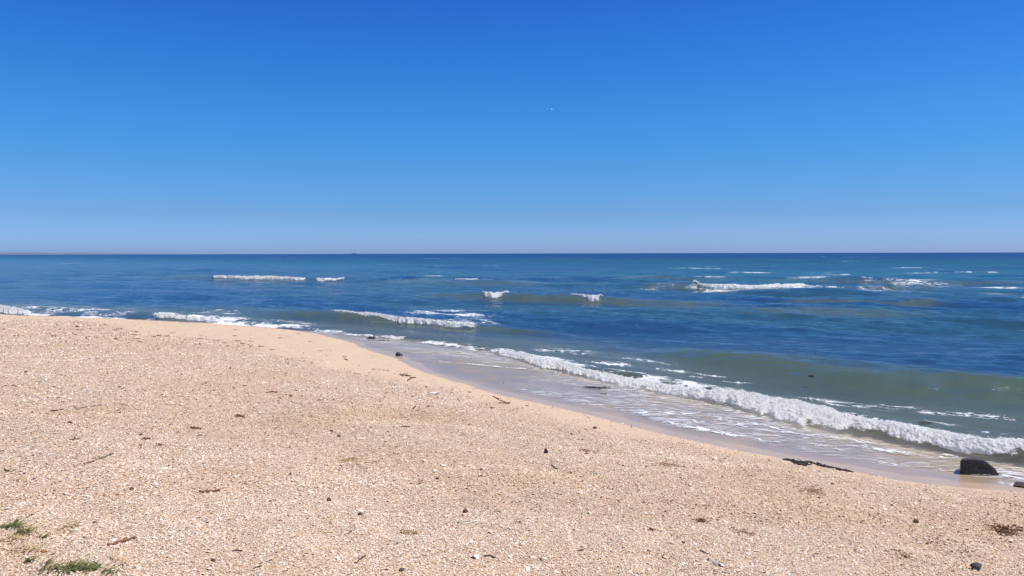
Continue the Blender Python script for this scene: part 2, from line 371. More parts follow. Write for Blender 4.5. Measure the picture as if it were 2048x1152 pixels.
# ---- foam carried by the water, in world metres (along crest s, across n)
def seg_field(segs):
    f = np.zeros_like(sx)
    for (x0, y0, x1, y1, hy, st) in segs:
        s0, n0 = px_sn(x0, y0); s1, n1 = px_sn(x1, y1)
        Yc = at_z((x0 + x1) / 2, (y0 + y1) / 2, 0)[1]
        wn_ = hy * Yc ** 2 / (2.3 * F0) * 1.15
        L = math.hypot(s1 - s0, n1 - n0) + 1e-6; ux, uy = (s1 - s0) / L, (n1 - n0) / L
        t = (s - s0) * ux + (n - n0) * uy; q = -(s - s0) * uy + (n - n0) * ux
        pad = wn_ * 1.2
        g = np.exp(-(q / wn_) ** 2) * smooth(-pad, pad * .6, t) * (1 - smooth(L - pad * .6, L + pad, t))
        f = np.maximum(f, min(st, 1.0) * (.92 if y0 > 620 else .82) * g)
    return f
FOAM = [(830, 622, 960, 632, 9, .62), (900, 637, 1010, 645, 6, .6), (1000, 636, 1080, 640, 6, .4), (700, 655, 960, 672, 5, .30),
        (520, 622, 650, 628, 4, .34), (540, 640, 680, 662, 5, .55), (700, 662, 800, 672, 4, .3), (560, 652, 800, 679, 3.0, .9), (430, 645, 560, 655, 3, .9),
        (0, 618, 120, 626, 6, .62), (120, 622, 300, 634, 5, .5), (0, 628, 300, 640, 2.4, 1.0), (150, 628, 180, 634, 4, .8), (300, 632, 480, 645, 4, .7), (140, 612, 300, 625, 5, .42), (400, 622, 470, 632, 6, .5),
        (900, 690, 1060, 704, 6, .5), (830, 683, 980, 703, 3, .66), (985, 700, 1180, 742, 6, .75), (1080, 698, 1180, 712, 7, .6), (1040, 688, 1100, 694, 4, .5),
        (1180, 722, 1260, 732, 5, .62), (1240, 716, 1360, 726, 4, .55), (1300, 735, 1450, 745, 3.5, .66), (1380, 748, 1500, 760, 4, .6), (1200, 742, 1420, 790, 8, .7), (1420, 775, 1560, 800, 9, .55),
        (1560, 785, 1720, 800, 8, .62), (1640, 800, 1800, 812, 8, .62), (1760, 795, 1840, 810, 9, .66), (1820, 818, 2048, 835, 9, .62), (1860, 838, 1960, 846, 8, .55), (1930, 858, 2048, 866, 7, .6), (1950, 805, 2060, 822, 5, .4),
        (1640, 838, 1900, 880, 10, .6), (1880, 868, 2060, 882, 10, .55),
        (1383, 577, 1780, 582, 3.5, .72), (1290, 572, 1390, 578, 4, .5), (1715, 568, 1760, 580, 6, .52), (1760, 560, 1840, 560, 3.5, .58), (1800, 562, 1842, 574, 5, .58), (1740, 577, 1790, 584, 5, .6), (1870, 573, 1920, 576, 2.2, .6), (1960, 577, 2032, 578, 2.2, .95), (1990, 584, 2048, 592, 3, .55),
        (1080, 552, 1130, 557, 2.5, .55), (1388, 553, 1406, 555, 2.2, 1.3), (1486, 545, 1514, 546, 1.6, 1.2), (1845, 545, 1890, 546, 1.8, 1.2), (1810, 546, 1845, 546, 1, .7), (1600, 556, 1630, 557, 1.4, 1.0), (1560, 555, 1700, 556, 1, .6), (1395, 536, 1402, 537, 1.4, 1.2),
        (968, 561, 996, 562, 1.5, 1.0), (970, 562, 1005, 564, 1.3, .6), (330, 561, 420, 561, 1.2, .6), (900, 586, 965, 589, 3, .55), (1204, 594, 1225, 596, 2, .7), (1120, 610, 1260, 612, 2, .3),
        (235, 519, 243, 519, .7, 1.3), (560, 518, 568, 518, .7, 1.3), (585, 515, 588, 515, .6, 1.0), (1130, 515, 1136, 515, .7, 1.0), (1718, 514, 1726, 514, .9, 1.3), (1695, 522, 1700, 522, .8, 1.0), (1552, 521, 1557, 521, .7, 1.0), (870, 532, 876, 532, .9, 1.1), (1430, 533, 1436, 533, .9, 1.0), (860, 551, 866, 552, 1.2, 1.0), (1675, 549, 1684, 550, 1.2, 1.0), (1640, 545, 1660, 546, 1, .7), (1965, 544, 1972, 545, 1.2, 1.0), (1205, 536, 1211, 536, .9, .9), (1880, 538, 1886, 538, 1, .9), (920, 522, 925, 522, .7, .9), (1000, 532, 1006, 532, .8, .9), (1100, 518, 1104, 518, .6, .9), (1820, 535, 1826, 536, .9, .9)]
for k in range(46):
    a = rng.uniform(40, 2040); b = 511 + 45 * rng.uniform(0, 1) ** 1.4
    FOAM.append((a, b, a + rng.uniform(3, 8), b + .2, .5 + (b - 511) * .018, rng.uniform(.55, .95)))
foam = seg_field(FOAM)
foam *= np.clip(.95 + .55 * fbm(s * 1.1, n * 1.6, 12.0, 4), .2, 1.3)
# swash streaks
SW = [(1262, 841, 1400, 838, 4, .7), (1290, 850, 1420, 862, 8, .62), (1400, 838, 1560, 834, 3, .6), (1330, 862, 1560, 900, 7, .62), (1420, 850, 1640, 872, 16, .60), (1560, 870, 1760, 890, 14, .56), (1600, 890, 1700, 915, 8, .5), (1700, 900, 1920, 925, 10, .52), (1740, 935, 1800, 945, 5, .66), (1860, 905, 1930, 920, 8, .55), (2000, 958, 2060, 968, 4, .7), (2000, 975, 2060, 985, 5, .6), (1990, 948, 2048, 958, 3, .5),
      (1060, 738, 1300, 778, 10, .50), (1100, 752, 1250, 775, 8, .42), (1300, 785, 1420, 805, 9, .5), (870, 735, 1060, 742, 2.5, .62), (900, 722, 1000, 728, 3, .4), (790, 702, 830, 703, 1.5, .5), (1400, 800, 1640, 850, 8, .52)]
foam = np.maximum(foam, seg_field(SW) * (lim < 0.02))
foam *= (1 - smooth(-.05, .06, lim))
# per-place colour of the water body
swz = smooth(-.15, -.5, lim) * smooth(-.5, .3, d) * np.clip(.80 + .7 * fbm(s * .45 + 2, n * .8, 31.0, 3) - .45 * smooth(-4.5, -9, s), 0, 1)
near = np.exp(-np.clip(d * -1, 0, None) / 5.0)               # 1 at the shore
outd = np.clip(-d, 0, None)
weed = smooth(.0, .5, fbm(s * .05 + 3, n * .16, 6.0, 4) + .35 * smooth(5, 10, outd) * (1 - smooth(22, 40, outd)) - .05)
def mat_sea():
    m = Sh('sea_water'); c = m.coord(rot=-math.atan2(CU[1], CU[0]))
    foam, dep, out, weed = m.attr('foam'), m.attr('depth'), m.attr('out'), m.attr('weed')
    # ripples
    mp = m.n('ShaderNodeMapping'); m.t.links.new(c, mp.inputs[0]); mp.inputs['Scale'].default_value = (.42, 1, 1)
    cs = mp.outputs[0]
    r0 = m.noise(cs, 15, 4, .6, .4); r1 = m.noise(cs, 5.5, 5, .66, .5); r2 = m.noise(cs, 1.6, 4, .55, .3); r3 = m.noise(cs, .35, 4, .55)
    nf = m.bump(r0, .012, m.mapr(out, 0, 3, .12, .8, 'LINEAR'))
    nf = m.bump(r1, .045, m.mapr(out, -1.0, 3, .12, 1.0, 'LINEAR'), nf)
    nf = m.bump(r2, .14, m.mapr(out, 0, 5, .02, 1.0, 'LINEAR'), nf)
    nf = m.bump(r3, .55, m.mapr(out, 10, 40, 0, .8, 'LINEAR'), nf)
    # steep faces look towards the beach: lean the ripples that way, more so out where only those faces show
    tl_ = m.n('ShaderNodeVectorMath', operation='SCALE'); tl_.inputs[0].default_value = (-CN[0], -CN[1], 0); m.set(tl_.inputs['Scale'], m.mapr(out, 2, 200, .05, .24, 'LINEAR'))
    ad_ = m.n('ShaderNodeVectorMath', operation='ADD'); m.t.links.new(nf, ad_.inputs[0]); m.t.links.new(tl_.outputs[0], ad_.inputs[1])
    nn_ = m.n('ShaderNodeVectorMath', operation='NORMALIZE'); m.t.links.new(ad_.outputs[0], nn_.inputs[0]); nf = nn_.outputs[0]
    # body colour
    olive, green, blue, deep, face_glow = (.135, .150, .085), (.024, .070, .095), (.014, .105, .135), (.003, .060, .17), (.082, .118, .082)
    b = m.mix(m.mapr(out, .8, 7.0), olive, green)
    b = m.mix(m.mapr(out, 30, 75), b, blue)
    b = m.mix(m.mapr(out, 190, 330), b, deep)
    b = m.mix(m.math('MULTIPLY', weed, .75), b, (.018, .054, .128))
    b = m.mix(m.mapr(m.noise(cs, .9, 5, .6), .3, .7, 0, .3), b, (.022, .050, .078))
    b = m.mix(m.math('MULTIPLY', m.attr('face'), .95), b, face_glow)  # wave faces painted brighter olive for light glowing through the thin crests
    body = m.n('ShaderNodeBsdfDiffuse'); m.set(body.inputs['Color'], b)
    tr = m.n('ShaderNodeBsdfTransparent'); m.set(tr.inputs['Color'], m.mix(m.mapr(dep, 0, .25, 0, 1), (.97, .97, .96), (.80, .84, .74)))
    op = m.math('SUBTRACT', 1.0, m.math('EXPONENT', m.math('MULTIPLY', dep, -9.0)))
    bodyS = m.mixsh(op, tr.outputs[0], body.outputs[0])
    gl = m.n('ShaderNodeBsdfGlossy'); m.set(gl.inputs['Roughness'], m.mapr(out, 20, 200, .06, .22)); m.set(gl.inputs['Normal'], nf); m.set(gl.inputs['Color'], (1, 1, 1, 1))
    fr = m.n('ShaderNodeFresnel'); fr.inputs['IOR'].default_value = 1.38; m.set(fr.inputs['Normal'], nf)
    pat_ = m.mapr(m.noise(c, .55, 4, .6, .6), .40, .60)     # where the film has drained the wet grains show instead of sky
    drain = m.math('SUBTRACT', 1.0, m.math('MULTIPLY', m.math('MULTIPLY', pat_, .75), m.mapr(out, .6, 0, 0, 1, 'LINEAR')))
    frd = m.math('MULTIPLY', fr.outputs[0], drain)
    water = m.mixsh(m.math('MINIMUM', frd, m.math('MINIMUM', m.mapr(out, 10, 150, .80, .38, 'LINEAR'), m.math('MULTIPLY', drain, m.mapr(out, 0, 4, .27, .62, 'LINEAR')))), bodyS, gl.outputs[0])
    # foam lace
    wv = m.n('ShaderNodeVectorMath', operation='ADD'); m.t.links.new(c, wv.inputs[0])
    nd = m.n('ShaderNodeVectorMath', operation='SCALE'); m.t.links.new(m.noise(c, 3.5, 4, .6, 0, True), nd.inputs[0]); nd.inputs['Scale'].default_value = .55
    m.t.links.new(nd.outputs[0], wv.inputs[1])
    sc_ = m.n('ShaderNodeMapping'); m.t.links.new(wv.outputs[0], sc_.inputs[0]); sc_.inputs['Scale'].default_value = (.55, 1, 1)
    lace = m.voro(sc_.outputs[0], 4.2, 'DISTANCE_TO_EDGE')
    lace2 = m.voro(sc_.outputs[0], 11.0, 'DISTANCE_TO_EDGE')
    fn = m.noise(cs, 2.6, 6, .68, .6); fn2 = m.noise(c, 26, 4, .65)
    pat = m.math('ADD', m.math('MULTIPLY', fn, .75), m.math('MULTIPLY', fn2, .22))
    pat = m.math('ADD', pat, m.mapr(lace, .0, .16, .20, -.06, 'LINEAR'))
    pat = m.math('ADD', pat, m.mapr(lace2, .0, .2, .08, -.03, 'LINEAR'))
    th = m.math('SUBTRACT', 1.0, m.math('MULTIPLY', foam, .80))
    fm = m.math('MULTIPLY', m.mapr(m.math('SUBTRACT', pat, th), -.05, .15), m.mapr(foam, .02, .16, 0, .92))
    st = m.n('ShaderNodeMapping'); tcs = m.n('ShaderNodeTexCoord'); m.t.links.new(tcs.outputs['Object'], st.inputs[0]); st.inputs['Scale'].default_value = (1.0, 3.4, 1)
    stn = m.noise(st.outputs[0], 4.5, 6, .66, 1.1)
    fm = m.math('MAXIMUM', fm, m.math('MULTIPLY', m.mapr(stn, .47, .62), m.math('MULTIPLY', m.attr('swash'), .85)))
    fd = m.n('ShaderNodeBsdfDiffuse'); fd.inputs['Color'].default_value = (.80, .83, .84, 1)
    m.set(fd.inputs['Normal'], m.bump(fn2, .03, .7))
    return m.done(m.mixsh(fm, water, fd.outputs[0]))
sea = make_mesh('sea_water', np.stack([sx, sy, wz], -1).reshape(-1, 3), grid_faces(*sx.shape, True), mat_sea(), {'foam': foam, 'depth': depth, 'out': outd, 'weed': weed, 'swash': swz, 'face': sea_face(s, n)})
tag(sea, kind='structure')

# ------------------------------------------------------------------ white breakers: froth piled on the crests
def mat_froth():
    m = Sh('sea_froth'); c = m.coord()
    e = m.attr('edge')
    n1 = m.noise(c, 11, 8, .74); n2 = m.noise(c, 60, 4, .7); n3 = m.voro(c, 38)
    pat = m.math('ADD', m.math('MULTIPLY', n1, .7), m.math('MULTIPLY', n2, .4))
    al = m.mapr(m.math('ADD', pat, m.math('MULTIPLY', e, 1.0)), .86, 1.0)
    nb = m.bump(m.math('ADD', n2, m.math('MULTIPLY', n3, .8)), .010, .4)
    col = m.mix(m.mapr(n1, .35, .6, .25, 0), (.94, .95, .95), (.80, .84, .82))
    bs = m.bsdf(col, .55, nb, Specular_IOR_Level=.4, Subsurface_Weight=0.0)
    tl = m.n('ShaderNodeBsdfTranslucent'); tl.inputs['Color'].default_value = (.93, .95, .95, 1)
    sh = m.mixsh(.5, bs, tl.outputs[0])
    tr = m.n('ShaderNodeBsdfTransparent')
    return m.done(m.mixsh(al, tr.outputs[0], sh))
FROTH = mat_froth()
def breaker(label, pts, thick, lump, ds, nv=44, backw=.35, drops=0, seed=0, raise_=1.0):
    """pts = (px, top, foot, A, zfoot); froth between foot and top line, spilling a little behind the crest"""
    L_ = []
    for (px, pt, pb, A, zb) in pts:
        for k in range(60):
            q1 = px_sn(px, pt, A); q2 = px_sn(px, pb, zb)
            if q1[1] - q2[1] > 1.2 * (A - zb): break
            A, zb = A * .94, zb * .94
        L_.append((*q1, *q2, A, zb))
    L_ = np.array(L_); cum = np.concatenate([[0], np.cumsum(np.hypot(np.diff(L_[:, 0]), np.diff(L_[:, 1])))])
    s0, s1 = 0.0, cum[-1]
    S = np.arange(s0, s1, ds); v = np.linspace(0, 1 + backw, nv)
    ts, tn, fs, fn_, A, zb = (np.interp(S, cum, L_[:, k]) for k in range(6))
    Wd = np.maximum(np.hypot(ts - fs, tn - fn_), .05)
    wob = .22 * fbm(S * 1.1, S * 0 + seed, 0, 4) + .05 * fbm(S * 9, S * 0 + seed + 2, 0, 3)
    wob2 = .30 * fbm(S * 1.2, S * 0 + seed + 7.7, 0, 4) + .14 * fbm(S * 7, S * 0 + seed + 5.7, 0, 3)
    SS, VV = np.meshgrid(S, v, indexing='ij')
    vv = np.where(VV <= 1, wob2[:, None] * (1 - VV) + VV * (1 + wob[:, None]), 1 + wob[:, None] + (VV - 1) * 1.2)
    sA = fs[:, None] + (ts - fs)[:, None] * vv; nA = fn_[:, None] + (tn - fn_)[:, None] * vv
    x, y = to_xy(sA, nA)
    base = np.maximum(sea_z(x, y, np.hypot(x, y) * .0017), terrain(x, y))
    prof = np.where(VV <= 1, np.power(np.sin(np.clip(VV, 0, 1) * math.pi / 2), .55), np.clip(1 - (VV - 1) / backw, 0, 1) ** .8)
    tgt = zb[:, None] + (A - zb)[:, None] * prof
    env = smooth(0, .10, VV) * (1 - smooth(1 + backw * .5, 1 + backw, VV))
    el_ = min(.9, (s1 - s0) * .14) if ds > .015 else .45
    ends = smooth(s0, s0 + el_, SS) * (1 - smooth(s1 - el_, s1, SS))
    tmod = (.25 + 1.3 * (fbm(SS * 1.0, SS * 0 + seed, 3.3, 3) * .5 + .5))
    z = np.maximum(base, tgt) + thick * env * ends * tmod
    z = np.where(VV > 1, np.maximum(base, np.minimum(z, base + thick * prof + .02)), z)
    f = 1.0 / lump
    b1 = fbm(x * f * .8, y * f * .8, z * f * .8 + seed, 5, .62); b2 = np.abs(fbm(x * f * 3.1, y * f * 3.1, z * f * 3.1 + seed, 3, .6))
    dz = (lump * .26 * b1 - lump * .13 * (b2 - .3)) * env * ends
    dn = lump * .28 * fbm(x * f * 1.4 + 5, y * f * 1.4, z * f * 1.4, 4, .6) * env * ends
    z = z + dz; x = x - CN[0] * dn; y = y - CN[1] * dn
    z = z - .012 * (1 - env * ends)
    edge = np.minimum(env, ends) * .62 - .10 + .40 * smooth(.25, .8, np.minimum(env * ends, 1)) - .16 * smooth(.5, .0, VV) - .22 * smooth(.8, 1.25, VV) + .20 * fbm(x * 3.1 / max(lump * 16, 1), y * 3.1 / max(lump * 16, 1), 2.0, 4) - .12 - .26 * smooth(-.1, .5, fbm(SS * .8, SS * 0 + seed + 1.5, 6.0, 3)) * smooth(.75, 0, VV)
    V = np.stack([x, y, z], -1).reshape(-1, 3); fcs = [grid_faces(*x.shape)]; ed = edge.ravel()
    if drops:                                                  # flecks and beads of spray thrown off the crest
        rg = np.random.default_rng(seed + 100)
        ii = rg.integers(0, x.shape[0], drops); jj = np.clip((rg.normal(.95, .3, drops) / (1 + backw) * nv).astype(int), 0, nv - 1)
        ctr = np.stack([x[ii, jj], y[ii, jj], z[ii, jj]], -1)
        keep = ends[ii, jj] > .3; ctr = ctr[keep]; k = len(ctr)
        ctr[:, 2] += np.abs(rg.normal(0, .4, k)) * lump * .45; ctr[:, :2] += rg.normal(0, .4, (k, 2)) * lump
        rad = lump * rg.uniform(.03, .12, k)
        oc = np.array([(1, 0, 0), (-1, 0, 0), (0, 1, 0), (0, -1, 0), (0, 0, 1), (0, 0, -1)], float)
        of = np.array([(0, 2, 4), (2, 1, 4), (1, 3, 4), (3, 0, 4), (2, 0, 5), (1, 2, 5), (3, 1, 5), (0, 3, 5)])
        DV = (ctr[:, None, :] + oc[None] * rad[:, None, None] * rg.uniform(.6, 1.4, (k, 6, 1))).reshape(-1, 3)
        DF = (of[None] + 6 * np.arange(k)[:, None, None] + len(V)).reshape(-1, 3)
        V = np.concatenate([V, DV]); fcs.append(DF); ed = np.concatenate([ed, np.full(len(DV), 1.0)])
    o = make_mesh('breaking_wave', V, fcs, FROTH, {'edge': ed})
    return tag(o, label, 'breaking wave', 'white breaking waves')

breaker('long white shore breaker collapsing along the wet sand behind the black boulder',
        [(985, 703, 711, .04, .0), (1040, 711, 721, .06, .0), (1100, 722, 742, .07, 0), (1160, 737, 754, .08, 0), (1240, 754, 774, .09, 0), (1330, 771, 791, .1, 0), (1400, 779, 804, .12, 0), (1460, 784, 818, .13, 0), (1540, 800, 838, .13, 0), (1600, 810, 853, .13, 0), (1700, 833, 872, .13, 0), (1800, 850, 892, .14, 0), (1900, 870, 909, .15, 0), (1960, 880, 920, .17, 0), (2048, 884, 936, .19, 0), (2200, 905, 965, .19, 0), (2500, 950, 1025, .19, 0)],
        .035, .06, .010, 90, .6, 4200, 3)
breaker('thick white breaker curling just off the shore, left of the middle',
        [(652, 626, 634, .2, 0), (700, 630, 641, .22, -.03), (740, 632, 644, .22, -.03), (800, 636, 651, .22, -.04), (860, 640, 655, .22, -.04), (900, 643, 659, .22, -.04), (950, 648, 661, .2, -.04), (978, 650, 656, .16, 0)],
        .05, .085, .022, 54, .35, 900, 11)
breaker('longer, ragged part of the white breaker far out on the left',
        [(419, 552, 557, .3, .05), (450, 553, 559, .3, -.02), (490, 554, 560, .3, -.02), (540, 555, 561, .3, -.03), (590, 556, 563, .3, -.03), (622, 558, 562, .28, 0)],
        .10, .16, .06, 30, .4, 250, 21)
breaker('short right-hand end of the white breaker far out on the left',
        [(626, 558, 563, .28, 0), (650, 558, 564.5, .3, -.03), (672, 558, 562.5, .3, 0), (692, 557, 559, .28, .1)],
        .08, .14, .06, 30, .4, 100, 25)
breaker('long flat white breaker far out on the right',
        [(1382, 568, 573, .3, 0), (1400, 569, 577, .33, -.04), (1450, 571, 579, .34, -.04), (1520, 572, 581, .34, -.04), (1600, 573, 580, .32, -.02), (1652, 573, 577, .3, 0)],
        .09, .15, .045, 36, .4, 350, 31)
breaker('small square patch of white water on the left of the middle swell',
        [(964, 586, 593, .24, 0), (970, 586.5, 599, .25, -.05), (985, 587, 601, .25, -.05), (1003, 588, 599, .25, -.05), (1022, 588, 591, .22, .05)],
        .05, .12, .035, 36, .3, 150, 41)
breaker('small wedge of white water on the right of the middle swell',
        [(1136, 590.5, 593, .25, .1), (1150, 591.5, 599, .26, -.02), (1175, 592, 606, .26, -.06), (1196, 592, 607, .26, -.06), (1208, 592.5, 596, .22, .08)],
        .05, .12, .035, 36, .3, 150, 45)
breaker('thin white cap on the teal swell beyond the middle breakers',
        [(906, 559, 562, .25, .05), (925, 559.5, 564, .26, 0), (945, 559, 563, .25, .05), (958, 559, 560.5, .22, .1)],
        .06, .12, .05, 24, .4, 60, 51)
breaker('white foam tumbling up against the dry sand at the left shore',
        [(300, 631, 637, .1, 0.02), (325, 630, 640, .13, 0), (360, 632, 642, .13, 0), (400, 636, 643.5, .1, 0), (450, 641, 646, .06, 0)],
        .05, .10, .03, 36, .35, 400, 61)
breaker('broken white foam at the far left end of the shoreline',
        [(-120, 609, 622, .14, 0), (0, 615, 631, .13, 0), (40, 620, 632, .10, 0), (75, 625, 634, .06, 0)],
        .04, .10, .03, 36, .35, 500, 71)
breaker('little white lip of foam beside the dark seaweed clump at the water edge',
        [(764, 673, 677, .05, 0.01), (780, 672.5, 680, .06, 0), (800, 675, 681, .05, 0), (810, 678, 680.5, .03, 0)],
        .03, .06, .02, 24, .35, 100, 81)

# ------------------------------------------------------------------ loose shell gravel (too many to count)
def shell_gravel():
    xs, ys, sz = [], [], []
    def batch(num, r0, r1, size, tmin=-42, tmax=42):
        r = np.sqrt(rng.uniform(r0 ** 2, r1 ** 2, num)); t = np.radians(rng.uniform(tmin, tmax, num))
        xs.append(r * np.sin(t)); ys.append(r * np.cos(t)); sz.append(size * np.exp(rng.normal(0, .34, num)))
    batch(270000, 2.9, 5.6, .0078); batch(9000, 2.9, 6.5, .015)
    batch(230000, 5.6, 9.0, .0100); batch(7000, 5.6, 11, .018)
    batch(130000, 9.0, 16, .0165); batch(52000, 16, 32, .030, -42, 8)
    x, y, a = np.concatenate(xs), np.concatenate(ys), np.concatenate(sz)
    s, n, d, xw, xg = zones(x, y)
    p = smooth(-.1, .55, xg + .4 * fbm(x * .9, y * .9, 5.0, 3)); p = np.maximum(p, (.04 + .12 * smooth(-1.0, 0, xg)) * (xw > .05))
    patch = noise(x * .9, y * .9, 7.7)
    k = rng.uniform(0, 1, len(x)) < p
    x, y, a, patch = x[k], y[k], a[k], patch[k]; m = len(x)
    z = terrain(x, y)
    b = a * rng.uniform(.45, .95, m); lift = a * rng.uniform(-.05, .38, m)
    phi = rng.uniform(0, 6.283, m); tx = rng.normal(0, .27, m); ty = rng.normal(0, .27, m)
    loc = np.array([(-1, -.7, 0), (-1, .7, 0), (0, -1, 1), (0, 1, 1), (1, -.55, 0), (1, .55, 0)], float)
    L = np.empty((m, 6, 3)); L[..., 0] = loc[None, :, 0] * (a / 2)[:, None] * rng.uniform(.75, 1.2, (m, 6)); L[..., 1] = loc[None, :, 1] * (b / 2)[:, None] * rng.uniform(.75, 1.2, (m, 6)); L[..., 2] = loc[None, :, 2] * lift[:, None]
    cx, sx_, cy, sy_ = np.cos(tx)[:, None], np.sin(tx)[:, None], np.cos(ty)[:, None], np.sin(ty)[:, None]
    Y1 = L[..., 1] * cx - L[..., 2] * sx_; Z1 = L[..., 1] * sx_ + L[..., 2] * cx
    X2 = L[..., 0] * cy + Z1 * sy_; Z2 = -L[..., 0] * sy_ + Z1 * cy
    cp, sp = np.cos(phi)[:, None], np.sin(phi)[:, None]
    V = np.empty((m, 6, 3)); V[..., 0] = x[:, None] + X2 * cp - Y1 * sp; V[..., 1] = y[:, None] + X2 * sp + Y1 * cp; V[..., 2] = (z + a * rng.uniform(.02, .22, m))[:, None] + Z2
    f = np.array([(0, 2, 3, 1), (2, 4, 5, 3)])
    F = (f[None] + 6 * np.arange(m)[:, None, None]).reshape(-1, 4)
    big = fbm(x * .55, y * .55, 17.0, 3)
    tone = np.clip(rng.beta(3.6, 1.7, m) - .22 * np.clip(patch, 0, 1) - .10 * np.clip(big, -1, 1), 0, 1)
    hue = np.clip(rng.uniform(0, 1, m) + .22 * np.clip(fbm(x * .8 + 40, y * .8, 23.0, 3), -1, 1) + .10 * smooth(-2, 3, x), 0.0, 1)
    mt = Sh('shell_chips')
    col = mt.ramp(mt.attr('tone'), [(0, (.12, .07, .045)), (.15, (.30, .18, .11)), (.32, (.53, .36, .225)), (.55, (.71, .535, .37)), (.75, (.79, .64, .48)), (.92, (.85, .75, .63)), (1, (.88, .85, .80))])
    col2 = mt.mix(mt.mapr(mt.attr('hue'), .6, 1.0, 0, .38, 'LINEAR'), col, (.62, .38, .20), 'MIX')
    col2 = mt.mix(mt.mapr(mt.attr('hue'), .06, .0, 0, .7, 'LINEAR'), col2, (.40, .36, .33), 'MIX')
    mat = mt.done(mt.bsdf(col2, .8, Specular_IOR_Level=.12))
    o = make_mesh('shell_gravel', V.reshape(-1, 3), F, mat, {'tone': np.repeat(tone, 6), 'hue': np.repeat(hue, 6)}, smooth_shade=False)
    tag(o, 'pale pinkish broken shell gravel covering the dry beach', 'gravel', kind='stuff')
shell_gravel()

# ------------------------------------------------------------------ small builders
def plain(name, c1, c2, scale=30, rough=.8, bump=.004, spec=.3, coat=0.0):
    m = Sh(name); c = m.coord(); nz = m.noise(c, scale, 5, .65)
    return m.done(m.bsdf(m.mix(m.mapr(nz, .3, .7), c1, c2), rough, m.bump(nz, bump, .8), Specular_IOR_Level=spec, Coat_Weight=coat, Coat_Roughness=.25))
M_BLACK = plain('wet_black_stone', (.022, .020, .019), (.050, .042, .038), 22, .5, .008, .35)
M_DARK = plain('dark_grey_stone', (.045, .04, .04), (.10, .085, .08), 60, .7)
M_BROWN = plain('brown_stone', (.10, .055, .035), (.19, .105, .07), 60, .75)
M_RUST = plain('rusty_shell', (.34, .13, .05), (.48, .22, .09), 60, .7)
M_GREY = plain('grey_stone', (.30, .28, .27), (.42, .39, .36), 60, .8)
M_BLUE = plain('blue_grey_chip', (.28, .36, .40), (.38, .46, .50), 60, .4)
M_WHITE = plain('white_shell', (.78, .77, .74), (.88, .87, .85), 40, .5)
M_WOOD = plain('red_brown_driftwood', (.17, .07, .045), (.36, .17, .095), 70, .8)
M_GWOOD = plain('grey_driftwood', (.14, .115, .095), (.26, .22, .18), 70, .85)
M_DTWIG = plain('dark_twig', (.05, .035, .027), (.12, .08, .055), 70, .8)
M_WEED = plain('dark_seaweed', (.018, .014, .012), (.05, .036, .026), 50, .5, .003, .5)
M_BWEED = plain('brown_seaweed', (.10, .045, .022), (.26, .12, .055), 50, .75)
M_PATCH = plain('brown_straw', (.34, .21, .12), (.50, .34, .21), 50, .8)
M_STRAW = plain('straw', (.46, .32, .16), (.60, .45, .26), 50, .8)
M_YWEED = plain('yellow_green_weed', (.30, .32, .05), (.42, .42, .09), 50, .6)

def sphere_dirs(nu=18, nv=11):
    u = np.linspace(0, 2 * np.pi, nu, endpoint=False); v = np.linspace(0, np.pi, nv)[1:-1]
    P = np.stack([np.outer(np.sin(v), np.cos(u)), np.outer(np.sin(v), np.sin(u)), np.outer(np.cos(v), np.ones(nu))], -1).reshape(-1, 3)
    P = np.concatenate([P, [(0, 0, 1), (0, 0, -1)]]); q = []; tr = []
    for j in range(nv - 3):
        for i in range(nu):
            a, b = j * nu + i, j * nu + (i + 1) % nu; q.append((a, a + nu, b + nu, b))
    top, bot = len(P) - 2, len(P) - 1
    for i in range(nu):
        tr.append((top, i, (i + 1) % nu)); k = (nv - 3) * nu; tr.append((bot, k + (i + 1) % nu, k + i))
    return P, [np.array(q), np.array(tr)]
SP, SF = sphere_dirs()

def stone_verts(w, dpt, h, seed, facets=7, cut=.62):
    rg = np.random.default_rng(seed); P = SP.copy()
    for k in range(facets):
        nrm = rg.normal(size=3); nrm /= np.linalg.norm(nrm); o = rg.uniform(cut, .92)
        dd = P @ nrm; P = P - np.clip(dd - o, 0, None)[:, None] * nrm
    P = P * (1 + .05 * noise(P[:, 0] * 2 + seed, P[:, 1] * 2, P[:, 2] * 2))[:, None]
    P = P - (P.max(0) + P.min(0)) / 2; P = P / (P.max(0) - P.min(0))
    return P * np.array([w, dpt, h])

def size_at(p, px): return px / F0 * float(np.dot(p - EYE, Fw))

def pebble(px, py, w, h, mat, label, name='pebble', cat='pebble', group=None, seed=None, yaw=0, facets=7, sink=.25, cut=.62):
    p = place(px, py); W = size_at(p, w); Hh = max(size_at(p, h), W * (.3 if w < 40 else .12))
    seed = seed if seed is not None else int(px * 7 + py * 13)
    V = stone_verts(W, W * .75, Hh, seed, facets, cut); c, s_ = math.cos(yaw), math.sin(yaw)
    V = np.stack([V[:, 0] * c - V[:, 1] * s_, V[:, 0] * s_ + V[:, 1] * c, V[:, 2] + Hh * (.5 - sink)], -1)
    o = make_mesh(name, V, SF, mat, smooth_shade=facets < 8); o.location = p
    return tag(o, label, cat, group)

